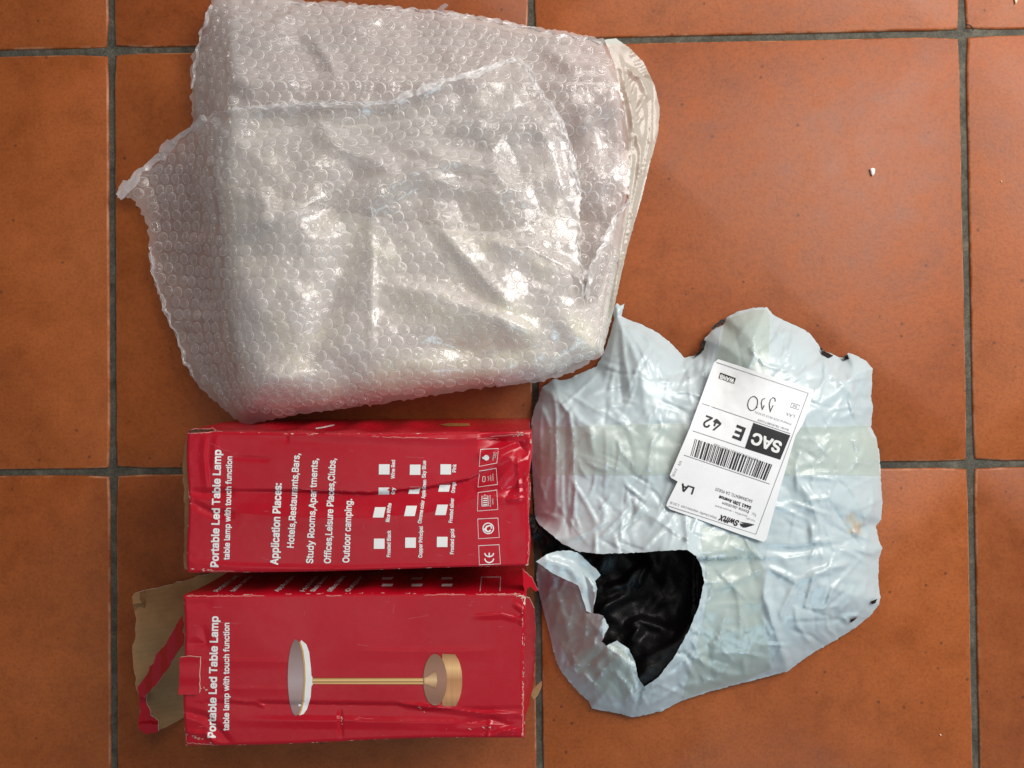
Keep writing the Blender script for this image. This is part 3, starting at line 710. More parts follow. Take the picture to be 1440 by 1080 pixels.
CORE = [(296, 190), (330, 166), (440, 158), (560, 154), (650, 126), (722, 100), (742, 122), (786, 190), (806, 280), (806, 350), (816, 424), (832, 420), (852, 360), (868, 330), (868, 368), (856, 440), (844, 496), (760, 532), (640, 547), (480, 571), (392, 583), (352, 574), (336, 540), (326, 480), (318, 400), (310, 320), (300, 240)]
WR = [([(440, 185), (475, 208), (520, 225), (560, 240)], 0.010, 30, 14), ([(560, 205), (620, 222), (690, 240), (740, 285)], 0.008, 26, 12), ([(500, 292), (545, 262), (590, 238), (640, 234)], 0.010, 22, 26),
      ([(585, 245), (640, 262), (700, 270), (735, 264)], 0.007, 14, 24), ([(362, 258), (374, 290), (366, 320)], 0.006, 22, 26), ([(600, 295), (640, 345), (690, 400), (730, 440)], 0.007, 28, 22),
      ([(540, 400), (620, 412), (700, 445), (760, 472)], 0.009, 14, 40), ([(640, 330), (740, 346), (815, 386)], 0.008, 16, 34), ([(522, 280), (523, 380), (522, 500)], 0.003, 8, 8),
      ([(330, 330), (400, 300), (470, 270)], 0.005, 30, 20), ([(470, 205), (450, 170), (440, 150)], 0.006, 22, 22), ([(640, 190), (700, 150), (735, 85)], 0.006, 30, 26), ([(690, 300), (700, 240), (690, 190)], 0.006, 20, 30),
      ([(760, 170), (780, 230), (800, 300)], 0.006, 20, 22), ([(330, 560), (380, 530), (440, 525)], 0.006, 24, 28), ([(500, 330), (470, 420), (430, 520)], -0.007, 34, 38), ([(600, 480), (680, 500), (800, 480)], -0.006, 30, 30),
      ([(215, 340), (260, 350), (300, 330)], 0.005, 16, 18), ([(235, 440), (262, 455), (300, 440)], 0.005, 14, 14), ([(250, 480), (285, 530), (340, 580)], 0.004, 12, 10), ([(190, 262), (250, 240), (300, 230)], 0.004, 20, 20), ([(280, 160), (300, 300), (325, 470)], 0.004, 12, 16)]
HULL = [(300, 170), (440, 155), (600, 140), (740, 110), (850, 80), (880, 140), (884, 250), (868, 360), (856, 440), (844, 496), (760, 532), (640, 547), (480, 571), (392, 583), (352, 574), (336, 540), (326, 480), (318, 400), (310, 320), (302, 240)]
def wrap_z(X, Y):
    d = dline(X, Y, HULL, True); i = pin(HULL, X, Y)
    z = np.where(i, 0.064 + 0.032 * (1 - np.exp(-d / 32)), np.maximum(0.066 * np.exp(-d / 52), 0.012))
    return z
BR = [([(345, 60), (450, 40), (600, 18)], 0.006, 12, 30), ([(440, 55), (462, 85), (475, 110)], 0.006, 14, 14), ([(310, 70), (320, 120), (345, 150)], -0.005, 20, 20), ([(800, 190), (850, 150), (868, 130)], 0.005, 14, 16), ([(272, 110), (300, 140), (320, 160)], 0.004, 10, 12),
      ([(600, 20), (720, 42), (850, 62)], 0.005, 6, 18), ([(760, 60), (800, 90), (855, 95)], 0.005, 18, 18), ([(350, 50), (430, 12), (520, 15)], 0.006, 14, 22)]
def back_z(X, Y):
    base = 0.030 + 0.048 * np.clip((Y - 5) / 110, 0, 1) ** 0.8
    base = base * np.clip((X - 255) / 70, 0.3, 1)
    return np.maximum(np.minimum(base, 0.082) + folds(X, Y, BR) + 0.003 * vnoise(X, Y, 70, 41, 2) - 0.010 * np.clip((Y - 150) / 60, 0, 1), 0.006)
def front_z(X, Y):
    low = np.clip((X - 200) / 120, 0.25, 1)
    over = np.where(pin(BACK, X, Y), back_z(X, Y) + 0.009 + 0.004 * np.clip(folds(X, Y, [([(290, 163), (440, 144), (560, 139), (640, 108), (733, 78)], 1.0, 14, 14)]), 0, 1), 0)
    return np.maximum(np.maximum(wrap_z(X, Y) + folds(X, Y, WR) * low + 0.0045 * vnoise(X, Y, 95, 31, 2), over), 0.006)
def bubble_variants(mat, ring):
    out = []; prof = [(1.13, 0.0), (1.0, 0.035), (0.985, 0.12), (0.965, 0.30), (0.93, 0.44), (0.80, 0.51), (0.45, 0.54)]; ns = 20; rad = 0.00475
    for k in range(16):
        r = np.random.default_rng(100 + k); V = []; F = []; ph = r.random(6) * 6.28; crush = r.random() ** 1.3 * 0.42
        dirn = r.random() * 6.28; cr2 = r.random()
        for a, (rr, zz) in enumerate(prof):
            for s in range(ns):
                t = 2 * math.pi * s / ns
                x = rr * math.cos(t); y = rr * math.sin(t)
                top = zz / 0.54
                dz = crush * top * (0.5 * math.sin(3 * (x * math.cos(dirn) + y * math.sin(dirn)) + ph[0]) + 0.35 * math.sin(5 * (x * math.sin(dirn) - y * math.cos(dirn)) + ph[1]) - 0.45) - 0.16 * cr2 * top * (1 - abs(((x * math.cos(dirn + 1.2) + y * math.sin(dirn + 1.2)) * 2.1 + ph[4]) % 1.0 * 2 - 1)) * (1.1 - rr)
                jr = 1 + 0.03 * math.sin(2 * t + ph[2]) + 0.02 * math.sin(3 * t + ph[3])
                V.append((x * jr * rad, y * jr * rad, (zz + dz) * rad * 0.95))
            if a:
                for s in range(ns): F.append(((a - 1) * ns + s, (a - 1) * ns + (s + 1) % ns, a * ns + (s + 1) % ns, a * ns + s))
        V.append((0, 0, rad * 0.95 * (0.54 - crush * 0.7 * r.random()))); c = len(V) - 1; a = (len(prof) - 1) * ns
        for s in range(ns): F.append((a + s, a + (s + 1) % ns, c))
        me = mesh('bubble', V, F); me.materials.append(mat); me.materials.append(ring); mi = [1 if i < ns else 0 for i in range(len(F))]; me.polygons.foreach_set('material_index', mi); out.append((me, np.array(V), F, mi))
    return out
def lattice(S, poly, ang, pitch=0.0111, ymid=330, xmid=600):
    """bubble centres in even rows along the sheet"""
    out = []; pl = np.array(poly); ca, sa = math.cos(ang), math.sin(ang)
    def step(x, y, axis):
        p, n = S.hit(x, y)
        if p is None: return 20.0
        sc = FOC / (CAM[2] - p.z); nx = n.x if axis == 0 else n.y
        return pitch * sc * max(0.45, math.sqrt(max(0.0, 1 - nx * nx)) if True else 1)
    ys = []
    for sg in (1, -1):
        y = ymid; k = 0
        while pl[:, 1].min() - 30 < y < pl[:, 1].max() + 30:
            if not (sg < 0 and k == 0): ys.append((y, k * sg))
            y += sg * 0.866 * max(12, step(xmid, y, 1)); k += 1
    for y, k in ys:
        for sg in (1, -1):
            x = xmid + (0.5 * step(xmid, y, 0) if k % 2 else 0); first = True
            while pl[:, 0].min() - 40 < x < pl[:, 0].max() + 40:
                yy = y + (x - xmid) * math.tan(ang) + 3.0 * math.sin(x * 0.013 + y * 0.021)
                if not (sg < 0 and first): out.append((x, yy))
                first = False; x += sg * max(8, step(x, yy, 0))
    out = np.array(out); ox = out[:, 0].copy(); out[:, 0] += 5 * np.sin(out[:, 1] * 0.019 + ox * 0.006) + rng.normal(0, 0.7, len(out)); out[:, 1] += 6 * np.sin(ox * 0.016 + 1.3) + 3 * np.sin(ox * 0.035 + out[:, 1] * 0.01) + rng.normal(0, 0.7, len(out))
    ok = pin(poly, out[:, 0], out[:, 1]) & (dline(out[:, 0], out[:, 1], poly, True) > 7)
    return out[ok]
def bubble_wrap():
    c = W(560, 340, 0.0)
    t = thing('bubble_wrap', 'crumpled clear bubble wrap pouch with torn open top edge', 'bubble wrap', (c[0], c[1], 0))
    SHEET = film_material('bubble_film', (0.90, 0.86, 0.83), 0.30, 0.5, 0.13, 0.6, 0.15, 260, 0.35)
    BUB = film_material('bubble_dome_film', (0.93, 0.90, 0.90), 0.02, 1.0, 0.09, 0.55, 0.25, 500, 0.3, 0.0, 2.2)
    RING = film_material('bubble_rim_film', (0.95, 0.93, 0.925), 0.62, 0.4, 0.12, 0.6, 0.1, 500, 0.45)
    INNER = padding_material(); LAY = film_material('layer_film', (0.80, 0.72, 0.68), 0.42, 0.3, 0.2, 0.5, 0.3, 110, 0.3)
    SMOOTH = film_material('smooth_film', (0.62, 0.655, 0.58), 0.60, 0.4, 0.24, 0.45, 0.04, 60, 0.3)
    SEAL = film_material('seal_film', (0.90, 0.87, 0.87), 0.50, 0.5, 0.15, 0.6, 0.5, 300, 0.3)
    # padding inside: the folded layers that fill the pouch
    def core_z(X, Y):
        d = dline(X, Y, CORE, True)
        z = np.where(pin(BACK, X, Y), np.minimum(back_z(X, Y), front_z(X, Y)) - 0.009, front_z(X, Y) - 0.012)
        return np.maximum(np.minimum(z, 0.02 + d * 0.006), 0.008)
    V, F, X, Y = film(CORE, core_z, 6, 0.3, ((34, 0.02), (16, 0.02)), 0.01, 50, seed=3)
    ed = dline(X, Y, CORE, True) < 1.5
    V3, F3, X3, Y3 = film(LAYER, lambda X, Y: np.maximum(np.minimum(np.where(pin(BACK, X, Y), np.minimum(back_z(X, Y) - 0.005, front_z(X, Y) - 0.02), 0.05), 0.012 + dline(X, Y, LAYER, True) * 0.006), 0.007), 6, 0.3, ((40, 0.03), (18, 0.025)), 0.008, 40, seed=8)
    link('inner_layer', mesh('inner_layer', V3, F3), LAY, t)
    V3 = V3.copy(); V3[:, 2] = np.maximum(V3[:, 2] * 0.55 + 0.003 * vnoise(X3, Y3, 40, 58, 2), 0.004)
    link('inner_layer', mesh('inner_layer', V3, F3), LAY, t)
    # walls of the padding down to the floor
    n = len(V); rim = [i for i in range(n) if ed[i]]
    vs = V.tolist(); FF = [tuple(f) for f in F]; cnt = set()
    for f in F:
        for a, b in ((f[0], f[1]), (f[1], f[2]), (f[2], f[0])): cnt.add((a, b))
    bd = [(a, b) for a, b in cnt if (b, a) not in cnt]; mp = {}; cen = V.mean(0)
    for a, b in bd:
        for q in (a, b):
            if q not in mp:
                p = V[q] + (cen - V[q]) * 0.06; mp[q] = len(vs); vs.append([p[0], p[1], 0.002])
    for a, b in bd: FF.append((b, a, mp[a], mp[b]))
    link('inner_padding', mesh('inner_padding', vs, FF), INNER, t)
    # the two sheets of the pouch
    surf = {}
    for nm, poly, zf, exc, sd in (('back_sheet', BACK, back_z, 0.012, 4), ('front_sheet', FRONT, front_z, 0.012, 5)):
        V, F, X, Y = film(poly, zf, 4.0, 1.1, ((60, 0.03), (30, 0.025), (13, 0.018)), 0.006, 40, seed=sd, smooth=0.04)
        link(nm, mesh(nm, V, F), SHEET, t); surf[nm] = Surf(V, F)
    # smooth rolled edge of the pouch at the right
    side = [(850, 56), (866, 54), (884, 66), (905, 88), (920, 118), (928, 152), (925, 190), (914, 230), (905, 268), (893, 310), (883, 345), (874, 385), (864, 430), (858, 455), (846, 500), (842, 490), (852, 430), (862, 370), (874, 320), (884, 280), (884, 200), (876, 140), (862, 84)]
    sfl = [([(890, 130), (888, 220), (876, 330), (858, 440)], 0.004, 5, 7), ([(905, 170), (898, 250), (880, 350), (862, 440)], 0.004, 4, 6), ([(876, 90), (900, 110), (915, 140)], 0.004, 6, 8), ([(870, 80), (890, 170), (900, 215)], 0.004, 6, 6), ([(912, 130), (898, 150), (892, 165)], 0.004, 5, 5), ([(880, 340), (868, 400), (852, 470)], 0.003, 3, 5)]
    r = random.Random(77)
    for k in range(15):
        o = r.uniform(-9, 18); a = r.uniform(0.0, 0.25); pts = [(905 + o * 0.9, 130), (902 + o, 190), (892 + o * 0.8, 250), (880 + o * 0.6, 310), (868 + o * 0.4, 380), (856 + o * 0.3, 450)]
        sfl.append((pts[r.randint(0, 2):], r.choice((1, -1)) * r.uniform(0.0008, 0.002), r.uniform(1.5, 3), r.uniform(1.5, 4)))
    for k in range(16):
        x, y = r.uniform(868, 918), r.uniform(70, 200); q = r.uniform(0, 3.14); L = r.uniform(8, 22); sfl.append(([(x - L * math.cos(q), y - L * math.sin(q)), (x, y), (x + L * math.cos(q + .3), y + L * math.sin(q + .3))], r.uniform(0.001, 0.0028), 3, 5))
    V2, F, ed = fill(side, 2.8, 0.3)
    zs = 0.060 - 0.020 * np.clip((V2[:, 0] - 860) / 60, -0.3, 1) + folds(V2[:, 0], V2[:, 1], sfl) + 0.0022 * vnoise(V2[:, 0], V2[:, 1], 30, 61, 1)
    V = crumple(W(V2[:, 0], V2[:, 1], zs), F, ed, 0.006, 40, 0.03, 0.08, 0.004, 0.0004, 9)
    link('rolled_edge', mesh('rolled_edge', V, F), SMOOTH, t)
    # sealed strips along the torn mouth
    def strip(pts, wd, nm, S, up, seed=1):
        r = random.Random(seed + int(pts[0][0])); c = resample(pts + pts[::-1], 3.5); c = c[:len(c) // 2 + 1]
        c = [(x + 1.3 * math.sin(k * 0.9 + seed) + 1.1 * math.sin(k * 0.37), y + 1.3 * math.cos(k * 0.8) + 1.0 * math.sin(k * 0.29 + 1)) for k, (x, y) in enumerate(c)]; wd0 = wd
        rows = []; last = None
        for k, (x, y) in enumerate(c):
            a = np.array(c[max(0, k - 1)]); b = np.array(c[min(len(c) - 1, k + 1)]); d = (b - a) / (np.linalg.norm(b - a) + 1e-9); n = np.array([-d[1], d[0]])
            p = S.hit(x, y)[0]
            if p is None: p = last
            if p is None: continue
            last = p; z = p.z; wd = wd0 * (0.7 + 0.35 * math.sin(k * 0.31) + 0.25 * r.random())
            rows.append([tuple(W(x + n[0] * q * wd / 2 + r.gauss(0, 0.5), y + n[1] * q * wd / 2 + r.gauss(0, 0.5), z + up + (0.0012 if q == 0 else 0.0) + r.gauss(0, 0.0006))) for q in (-1 - r.random() * 0.5, -0.4 + r.gauss(0, .15), r.gauss(0, .15), 0.4 + r.gauss(0, .15), 1 + r.random() * 0.5)])
        V = [v for row in rows for v in row]; F = []
        for k in range(1, len(rows)):
            for q in range(4): F.append(((k - 1) * 5 + q, (k - 1) * 5 + q + 1, k * 5 + q + 1, k * 5 + q))
        link(nm, mesh(nm, V, F), SEAL, t)
    strip([(165, 275), (195, 246), (232, 211), (262, 186), (290, 167)], 11, 'sealed_edge', surf['front_sheet'], 0.0030)
    strip([(295, 163), (340, 152), (440, 146), (520, 146), (560, 140)], 3.5, 'sealed_edge', surf['front_sheet'], 0.0030)
    strip([(556, 141), (566, 136), (574, 132), (584, 128)], 6, 'sealed_edge', surf['front_sheet'], 0.0012)
    strip([(584, 129), (640, 111), (690, 96), (724, 82)], 8, 'sealed_edge', surf['front_sheet'], 0.0030)
    strip([(735, 85), (772, 148), (790, 172), (808, 235), (815, 272)], 6, 'sealed_edge', surf['front_sheet'], 0.0030)
    strip([(400, 3), (432, 7), (540, 12), (622, 18)], 4, 'sealed_edge', surf['back_sheet'], 0.002)
    strip([(816, 300), (813, 335), (817, 380), (822, 418)], 4, 'sealed_edge', surf['front_sheet'], 0.002)
    strip([(824, 418), (834, 372), (848, 344), (868, 303), (884, 284)], 5, 'sealed_edge', surf['front_sheet'], 0.002)
    strip([(210, 345), (216, 385), (232, 434), (250, 478), (272, 530)], 4, 'sealed_edge', surf['front_sheet'], 0.001)
    strip([(622, 19), (700, 31), (780, 48), (846, 60)], 5, 'sealed_edge', surf['back_sheet'], 0.0015)
    strip([(296, 5), (285, 45), (274, 85), (272, 125)], 4, 'sealed_edge', surf['back_sheet'], 0.0030)
    V2, F, ed = fill([(612, 15), (620, 8), (626, 4), (631, 7), (624, 14), (618, 19)], 3, 0.2)
    link('loose_strip', mesh('loose_strip', W(V2[:, 0], V2[:, 1], 0.036 + 0.0006 * (V2[:, 0] - 612)), F), SEAL, t)
    # bubbles
    var = bubble_variants(BUB, RING); spots = []
    for nm, poly, ang, ym, xm in (('front_sheet', FRONT, R(-3), 340, 560), ('back_sheet', BACK, R(5), 90, 600)):
        L = lattice(surf[nm], poly, ang, 0.0111, ym, xm)
        for x, y in L:
            if nm == 'back_sheet' and pin(FRONT, np.array([x]), np.array([y]))[0] and dline(np.array([x]), np.array([y]), FRONT, True)[0] > 13: continue
            p, nrm = surf[nm].hit(x, y, 0.0001)
            if p is not None: spots.append((p, nrm))
    spots.sort(key=lambda s: -s[0].z)
    restV = []; restF = []; restM = []; off = 0
    for k, (p, nrm) in enumerate(spots):
        me, V, F, mi = var[random.randrange(len(var))]
        q = nrm.to_track_quat('Z', 'Y').to_matrix() @ Matrix.Rotation(random.random() * 6.28, 3, 'Z')
        if k < 300:
            o = bpy.data.objects.new('bubble', me); COL.objects.link(o); o.parent = t
            o.matrix_basis = Matrix.Translation(p - t.location) @ q.to_4x4()
        else:
            A = np.array(q) ; restV.append(V @ A.T + np.array(p)); restF += [tuple(i + off for i in f) for f in F]; restM += mi; off += len(V)
    bme = mesh('bubble_rows', np.concatenate(restV), restF); bme.materials.append(BUB); bme.materials.append(RING); bme.polygons.foreach_set('material_index', restM)
    o = link('bubble_rows', bme, None, t); o['kind'] = 'stuff'
    print('bubbles', len(spots))
bubble_wrap()

# ------------------------------------------------------------------ mailing bag
OUTER_TOP = [(752, 725), (750, 690), (748, 655), (746, 620), (748, 590), (752, 572), (757, 562), (762, 545), (770, 540), (778, 533), (790, 535), (800, 533), (820, 523), (838, 516), (850, 495), (858, 470), (864, 448), (862, 440), (864, 430), (868, 426), (872, 430), (879, 427), (876, 436), (874, 444), (882, 449), (900, 455), (925, 468), (945, 484), (957, 497), (962, 503), (978, 500), (985, 498), (990, 488), (990, 478), (1000, 465), (1018, 456), (1022, 446),
             (1040, 437), (1060, 433), (1078, 432), (1088, 443), (1108, 453), (1130, 463), (1140, 470), (1150, 484), (1155, 492), (1168, 497), (1180, 503), (1188, 503), (1193, 496), (1205, 500), (1218, 508), (1227, 518), (1226, 545), (1225, 560), (1228, 572), (1226, 586), (1225, 600), (1232, 615), (1237, 640), (1239, 680), (1241, 705), (1239, 730), (1232, 740), (1236, 760), (1241, 771), (1236, 785), (1235, 820), (1238, 840),
             (1236, 850), (1225, 865), (1200, 885), (1175, 900), (1140, 920), (1108, 944), (1050, 959), (1000, 972), (960, 985), (930, 1000), (900, 1007), (890, 1009), (870, 1003), (850, 1000), (832, 996), (828, 986), (810, 970), (790, 945), (782, 930), (774, 897), (770, 880), (762, 850), (757, 830), (754, 810), (756, 792)]
TEAR = [(775, 780), (800, 782), (822, 800), (838, 820), (836, 845), (834, 862), (848, 866), (856, 882), (846, 902), (852, 908), (868, 901), (884, 912), (893, 932), (897, 952), (906, 966), (926, 952), (948, 924), (968, 888), (983, 852), (990, 818), (987, 798), (979, 782), (966, 773), (935, 774), (900, 777), (870, 778), (848, 779), (815, 776), (790, 764), (775, 751), (758, 738)]
BAG = OUTER_TOP + TEAR
BF = [([(872, 446), (878, 500), (888, 560)], 0.006, 10, 12), ([(868, 448), (860, 500), (850, 540)], 0.005, 9, 12), ([(876, 450), (895, 478), (925, 520)], 0.006, 9, 10), ([(882, 452), (905, 470), (945, 505)], 0.004, 7, 9), ([(870, 450), (872, 530), (876, 570)], -0.005, 7, 7),
      ([(783, 560), (800, 580), (806, 610), (808, 700)], 0.007, 8, 12), ([(775, 545), (782, 575), (783, 640), (780, 730)], 0.006, 8, 8), ([(792, 555), (815, 590), (830, 600), (836, 640)], 0.006, 8, 16), ([(764, 556), (760, 600), (762, 690)], 0.004, 6, 8), ([(795, 600), (795, 700), (800, 755)], -0.005, 8, 8),
      ([(820, 560), (850, 545), (880, 540)], 0.004, 12, 12), ([(812, 585), (860, 570), (890, 572)], 0.004, 8, 16), ([(850, 600), (880, 598), (960, 596)], -0.003, 9, 12), ([(865, 580), (885, 600), (910, 596), (925, 570)], 0.005, 10, 12), ([(922, 572), (921, 620), (922, 668)], 0.002, 4, 5), ([(852, 605), (853, 660), (850, 700)], 0.003, 6, 8), ([(880, 610), (890, 640), (882, 665)], -0.003, 6, 7),
      ([(845, 745), (850, 720), (842, 700)], 0.003, 8, 10), ([(915, 740), (935, 700), (942, 670)], 0.003, 10, 14), ([(870, 680), (905, 720), (960, 750)], 0.004, 20, 22),
      ([(962, 503), (968, 525), (975, 545)], 0.004, 6, 7), ([(985, 498), (982, 525)], 0.004, 6, 7), ([(1000, 478), (992, 515), (985, 545)], 0.004, 6, 8), ([(1015, 460), (1008, 500)], 0.003, 5, 6), ([(975, 500), (975, 530)], -0.004, 5, 5),
      ([(1150, 485), (1165, 520), (1190, 545), (1222, 585)], 0.006, 14, 18), ([(1192, 500), (1205, 540), (1215, 580)], -0.005, 14, 16), ([(1090, 540), (1140, 520), (1160, 500)], 0.004, 14, 20), ([(1222, 588), (1200, 580), (1180, 590)], 0.004, 8, 10),
      ([(1120, 617), (1180, 619), (1230, 617)], 0.003, 5, 8), ([(1182, 595), (1178, 640), (1166, 678)], -0.0025, 4, 4), ([(1105, 668), (1160, 670), (1232, 668)], 0.002, 4, 9), ([(1118, 672), (1140, 700), (1150, 730), (1138, 770)], 0.006, 14, 18), ([(1172, 672), (1165, 700), (1130, 705)], 0.004, 8, 10),
      ([(1070, 772), (1120, 775), (1180, 765), (1232, 742)], -0.008, 16, 22), ([(1138, 730), (1145, 760), (1190, 764)], 0.006, 14, 12), ([(1192, 760), (1202, 748), (1236, 765)], 0.007, 8, 12), ([(1205, 772), (1225, 778), (1240, 772)], 0.006, 7, 9),
      ([(1078, 797), (1075, 840), (1090, 885), (1108, 940)], 0.008, 16, 14), ([(1078, 797), (1100, 806), (1120, 816)], 0.007, 12, 14), ([(1120, 816), (1165, 800), (1200, 790)], 0.007, 12, 16), ([(1000, 830), (1040, 815), (1078, 797)], 0.006, 16, 12), ([(990, 830), (1000, 790), (1050, 765)], 0.004, 14, 18),
      ([(1120, 816), (1100, 860), (1096, 872)], 0.006, 10, 12), ([(1195, 800), (1170, 830), (1160, 858)], 0.006, 10, 12), ([(1160, 858), (1180, 840), (1192, 830)], -0.005, 8, 8), ([(1118, 850), (1122, 880), (1140, 905)], 0.005, 8, 10), ([(1160, 860), (1165, 885), (1180, 898)], 0.005, 8, 8), ([(1180, 870), (1205, 865), (1212, 855)], 0.005, 7, 8),
      ([(1060, 900), (1045, 930), (1050, 958)], 0.005, 9, 10), ([(1010, 880), (1040, 890), (1070, 875)], 0.004, 8, 10), ([(965, 915), (1010, 945), (1060, 950)], 0.006, 10, 14), ([(900, 1000), (960, 965), (1040, 950)], 0.005, 10, 10), ([(1005, 850), (1050, 848), (1072, 850)], 0.003, 6, 10),
      ([(770, 800), (790, 850), (800, 900)], 0.005, 10, 12), ([(800, 810), (820, 860), (845, 890)], 0.005, 10, 12), ([(775, 878), (810, 878), (850, 884)], 0.004, 7, 9), ([(790, 830), (770, 870)], -0.004, 8, 8), ([(835, 965), (850, 940), (880, 915)], 0.006, 10, 12), ([(893, 990), (880, 960), (860, 940)], 0.006, 8, 10), ([(893, 985), (905, 975), (930, 955)], 0.005, 7, 10), ([(785, 930), (830, 955), (850, 985)], 0.006, 10, 10), ([(860, 930), (890, 965), (893, 985)], -0.004, 6, 6)]
LOBE = [(754, 800), (775, 780), (800, 782), (834, 820), (850, 868), (850, 905), (893, 935), (905, 968), (893, 1008), (830, 998), (782, 932), (760, 850)]
def bag_z(X, Y):
    d = dline(X, Y, OUTER_TOP)
    z = 0.007 + 0.050 * (1 - np.exp(-d / 48))
    # mouth of the tear stands up; the lobe at its left sags
    dt = dline(X, Y, TEAR[-10:])
    z += 0.016 * np.exp(-dt / 40) * np.clip(d / 40, 0, 1) * (Y < 785)
    z += 0.010 * np.exp(-dline(X, Y, TEAR[15:24]) / 30) * np.clip(d / 40, 0, 1)
    lob = pin(LOBE, X, Y)
    z = np.where(lob, 0.006 + 0.058 * np.clip(d / 80, 0, 1) ** 0.9, z)
    return z
def mailer_bag():
    c = W(1000, 720, 0.0)
    t = thing('mailing_bag', 'torn white plastic mailing bag with black lining and a shipping label', 'mailing bag', (c[0], c[1], 0))
    lab = [(1009, 505), (1145, 548), (1075, 762), (937, 712)]
    r = random.Random(21); fine = []
    while len(fine) < 380:
        x, y = (r.uniform(755, 1235), r.uniform(450, 990)) if len(fine) < 310 else (r.uniform(760, 1000), r.uniform(800, 1000))
        if pin(BAG, np.array([x]), np.array([y]))[0] and not pin(lab, np.array([x]), np.array([y]))[0]:
            ang = r.choice((0.5, 1.5, 2.2, 1.57)) + r.gauss(0, 0.5); L = r.uniform(12, 44); k = r.gauss(0, 0.25)
            fine.append(([(x - math.cos(ang) * L, y - math.sin(ang) * L), (x, y), (x + math.cos(ang + k) * L, y + math.sin(ang + k) * L)], r.choice((1, 1, -1)) * r.uniform(0.0005, 0.0021), r.uniform(2.2, 3.6), r.uniform(3, 8)))
    def zf(X, Y):
        do = dline(X, Y, OUTER_TOP)
        return np.maximum(bag_z(X, Y) + (folds(X, Y, [(p, a * 0.42, wl * 0.6, wr * 0.6) for p, a, wl, wr in BF]) + folds(X, Y, fine)) * np.clip(do / 14, 0.1, 1) + 0.003 * vnoise(X, Y, 80, 71, 1) * np.clip(do / 30, 0, 1), 0.004)
    V, F, X, Y = film(BAG, zf, 2.8, 0.3, ((64, 0.012), (30, 0.016), (15, 0.008)), lambda X, Y: np.where(pin(lab, X, Y), 0.001, 0.003), 24, seed=12, smooth=0.0, pinned=lambda X, Y: dline(X, Y, OUTER_TOP) < 2)
    me = mesh('outer_film', V, F); at = me.attributes.new('wear', 'FLOAT', 'POINT')
    at.data.foreach_set('value', np.clip(1.15 - np.minimum(np.hypot(X - 1203, Y - 742) / 14, np.hypot(X - 1197, Y - 730) / 10), 0, 0.8).tolist())
    link('outer_film', me, MAILER, t); S = Surf(V, F)
    # underside of the bag on the floor
    V2, F, ed = fill([(760, 570), (850, 520), (900, 480), (960, 510), (1000, 490), (1070, 455), (1140, 490), (1205, 520), (1210, 600), (1222, 700), (1220, 830), (1100, 925), (960, 970), (890, 990), (820, 960), (775, 880), (765, 800), (752, 720)], 14)
    link('under_film', mesh('under_film', W(V2[:, 0], V2[:, 1], 0.0015 + 0 * V2[:, 0]), F), BLACK, t)
    # black lining seen through the tear
    ln = [(744, 722), (756, 726), (790, 748), (850, 760), (960, 758), (1000, 780), (1004, 830), (1000, 890), (965, 950), (920, 1000), (860, 990), (850, 940), (820, 912), (815, 890), (810, 860), (800, 800), (775, 768), (752, 762), (746, 750)]
    def lz(X, Y):
        rimr = dline(X, Y, [(985, 760), (1006, 800), (1008, 835), (985, 900), (942, 968), (910, 1000)])
        z = 0.008 + 0.046 * np.exp(-(rimr / 30) ** 1.6) + 0.026 * np.clip((Y - 865) / 75, 0, 1) * np.clip((X - 850) / 60, 0, 1)
        z += folds(X, Y, [([(848, 830), (880, 822), (905, 790)], 0.010, 10, 14), ([(838, 865), (855, 850), (890, 832)], 0.012, 10, 12), ([(880, 880), (900, 872), (955, 890)], 0.009, 8, 12), ([(885, 905), (900, 880)], 0.01, 10, 12), ([(975, 780), (975, 850), (968, 880)], 0.008, 5, 6), ([(900, 930), (950, 905), (975, 870)], 0.010, 8, 10), ([(912, 790), (895, 828)], 0.008, 5, 8), ([(930, 960), (945, 935), (965, 905)], 0.006, 4, 5)])
        z += 0.003 * vnoise(X, Y, 30, 81, 2); z = np.maximum(z, 0.004)
        z = np.maximum(np.minimum(z, bag_z(X, Y) - 0.007), 0.004)
        z = np.where(X < 790, 0.012 + 0.004 * vnoise(X, Y, 12, 82, 2), z)
        return z
    V, F, X, Y = film(ln, lz, 3.2, 0.5, ((36, 0.03), (17, 0.03), (8, 0.02)), 0.006, 40, seed=14, smooth=0.01)
    link('black_lining', mesh('black_lining', V, F), BLACK, t)
    # flap of the tear folded over, white side up
    fp = [(753.6, 789.4), (765, 782), (780, 775.5), (800, 774), (812, 777), (838, 800), (845, 809), (836, 817), (840, 828), (833, 863), (825, 859), (813, 823), (795, 815), (777, 806)]
    V2, F, ed = fill(fp, 4, 0.35); X, Y = V2[:, 0], V2[:, 1]
    z = 0.062 - 0.00022 * (X - 790) + folds(X, Y, [([(760, 786), (800, 796), (828, 830)], 0.005, 10, 12), ([(815, 790), (835, 815), (832, 850)], -0.004, 7, 9)]) + 0.002 * vnoise(X, Y, 14, 91, 2)
    V = crumple(W(X, Y, z), F, np.zeros(len(X), bool), 0.01, 40, 0.03, 0.03, 0.003, 0.0005, 16)
    link('torn_flap', mesh('torn_flap', V, F), MAILER, t)
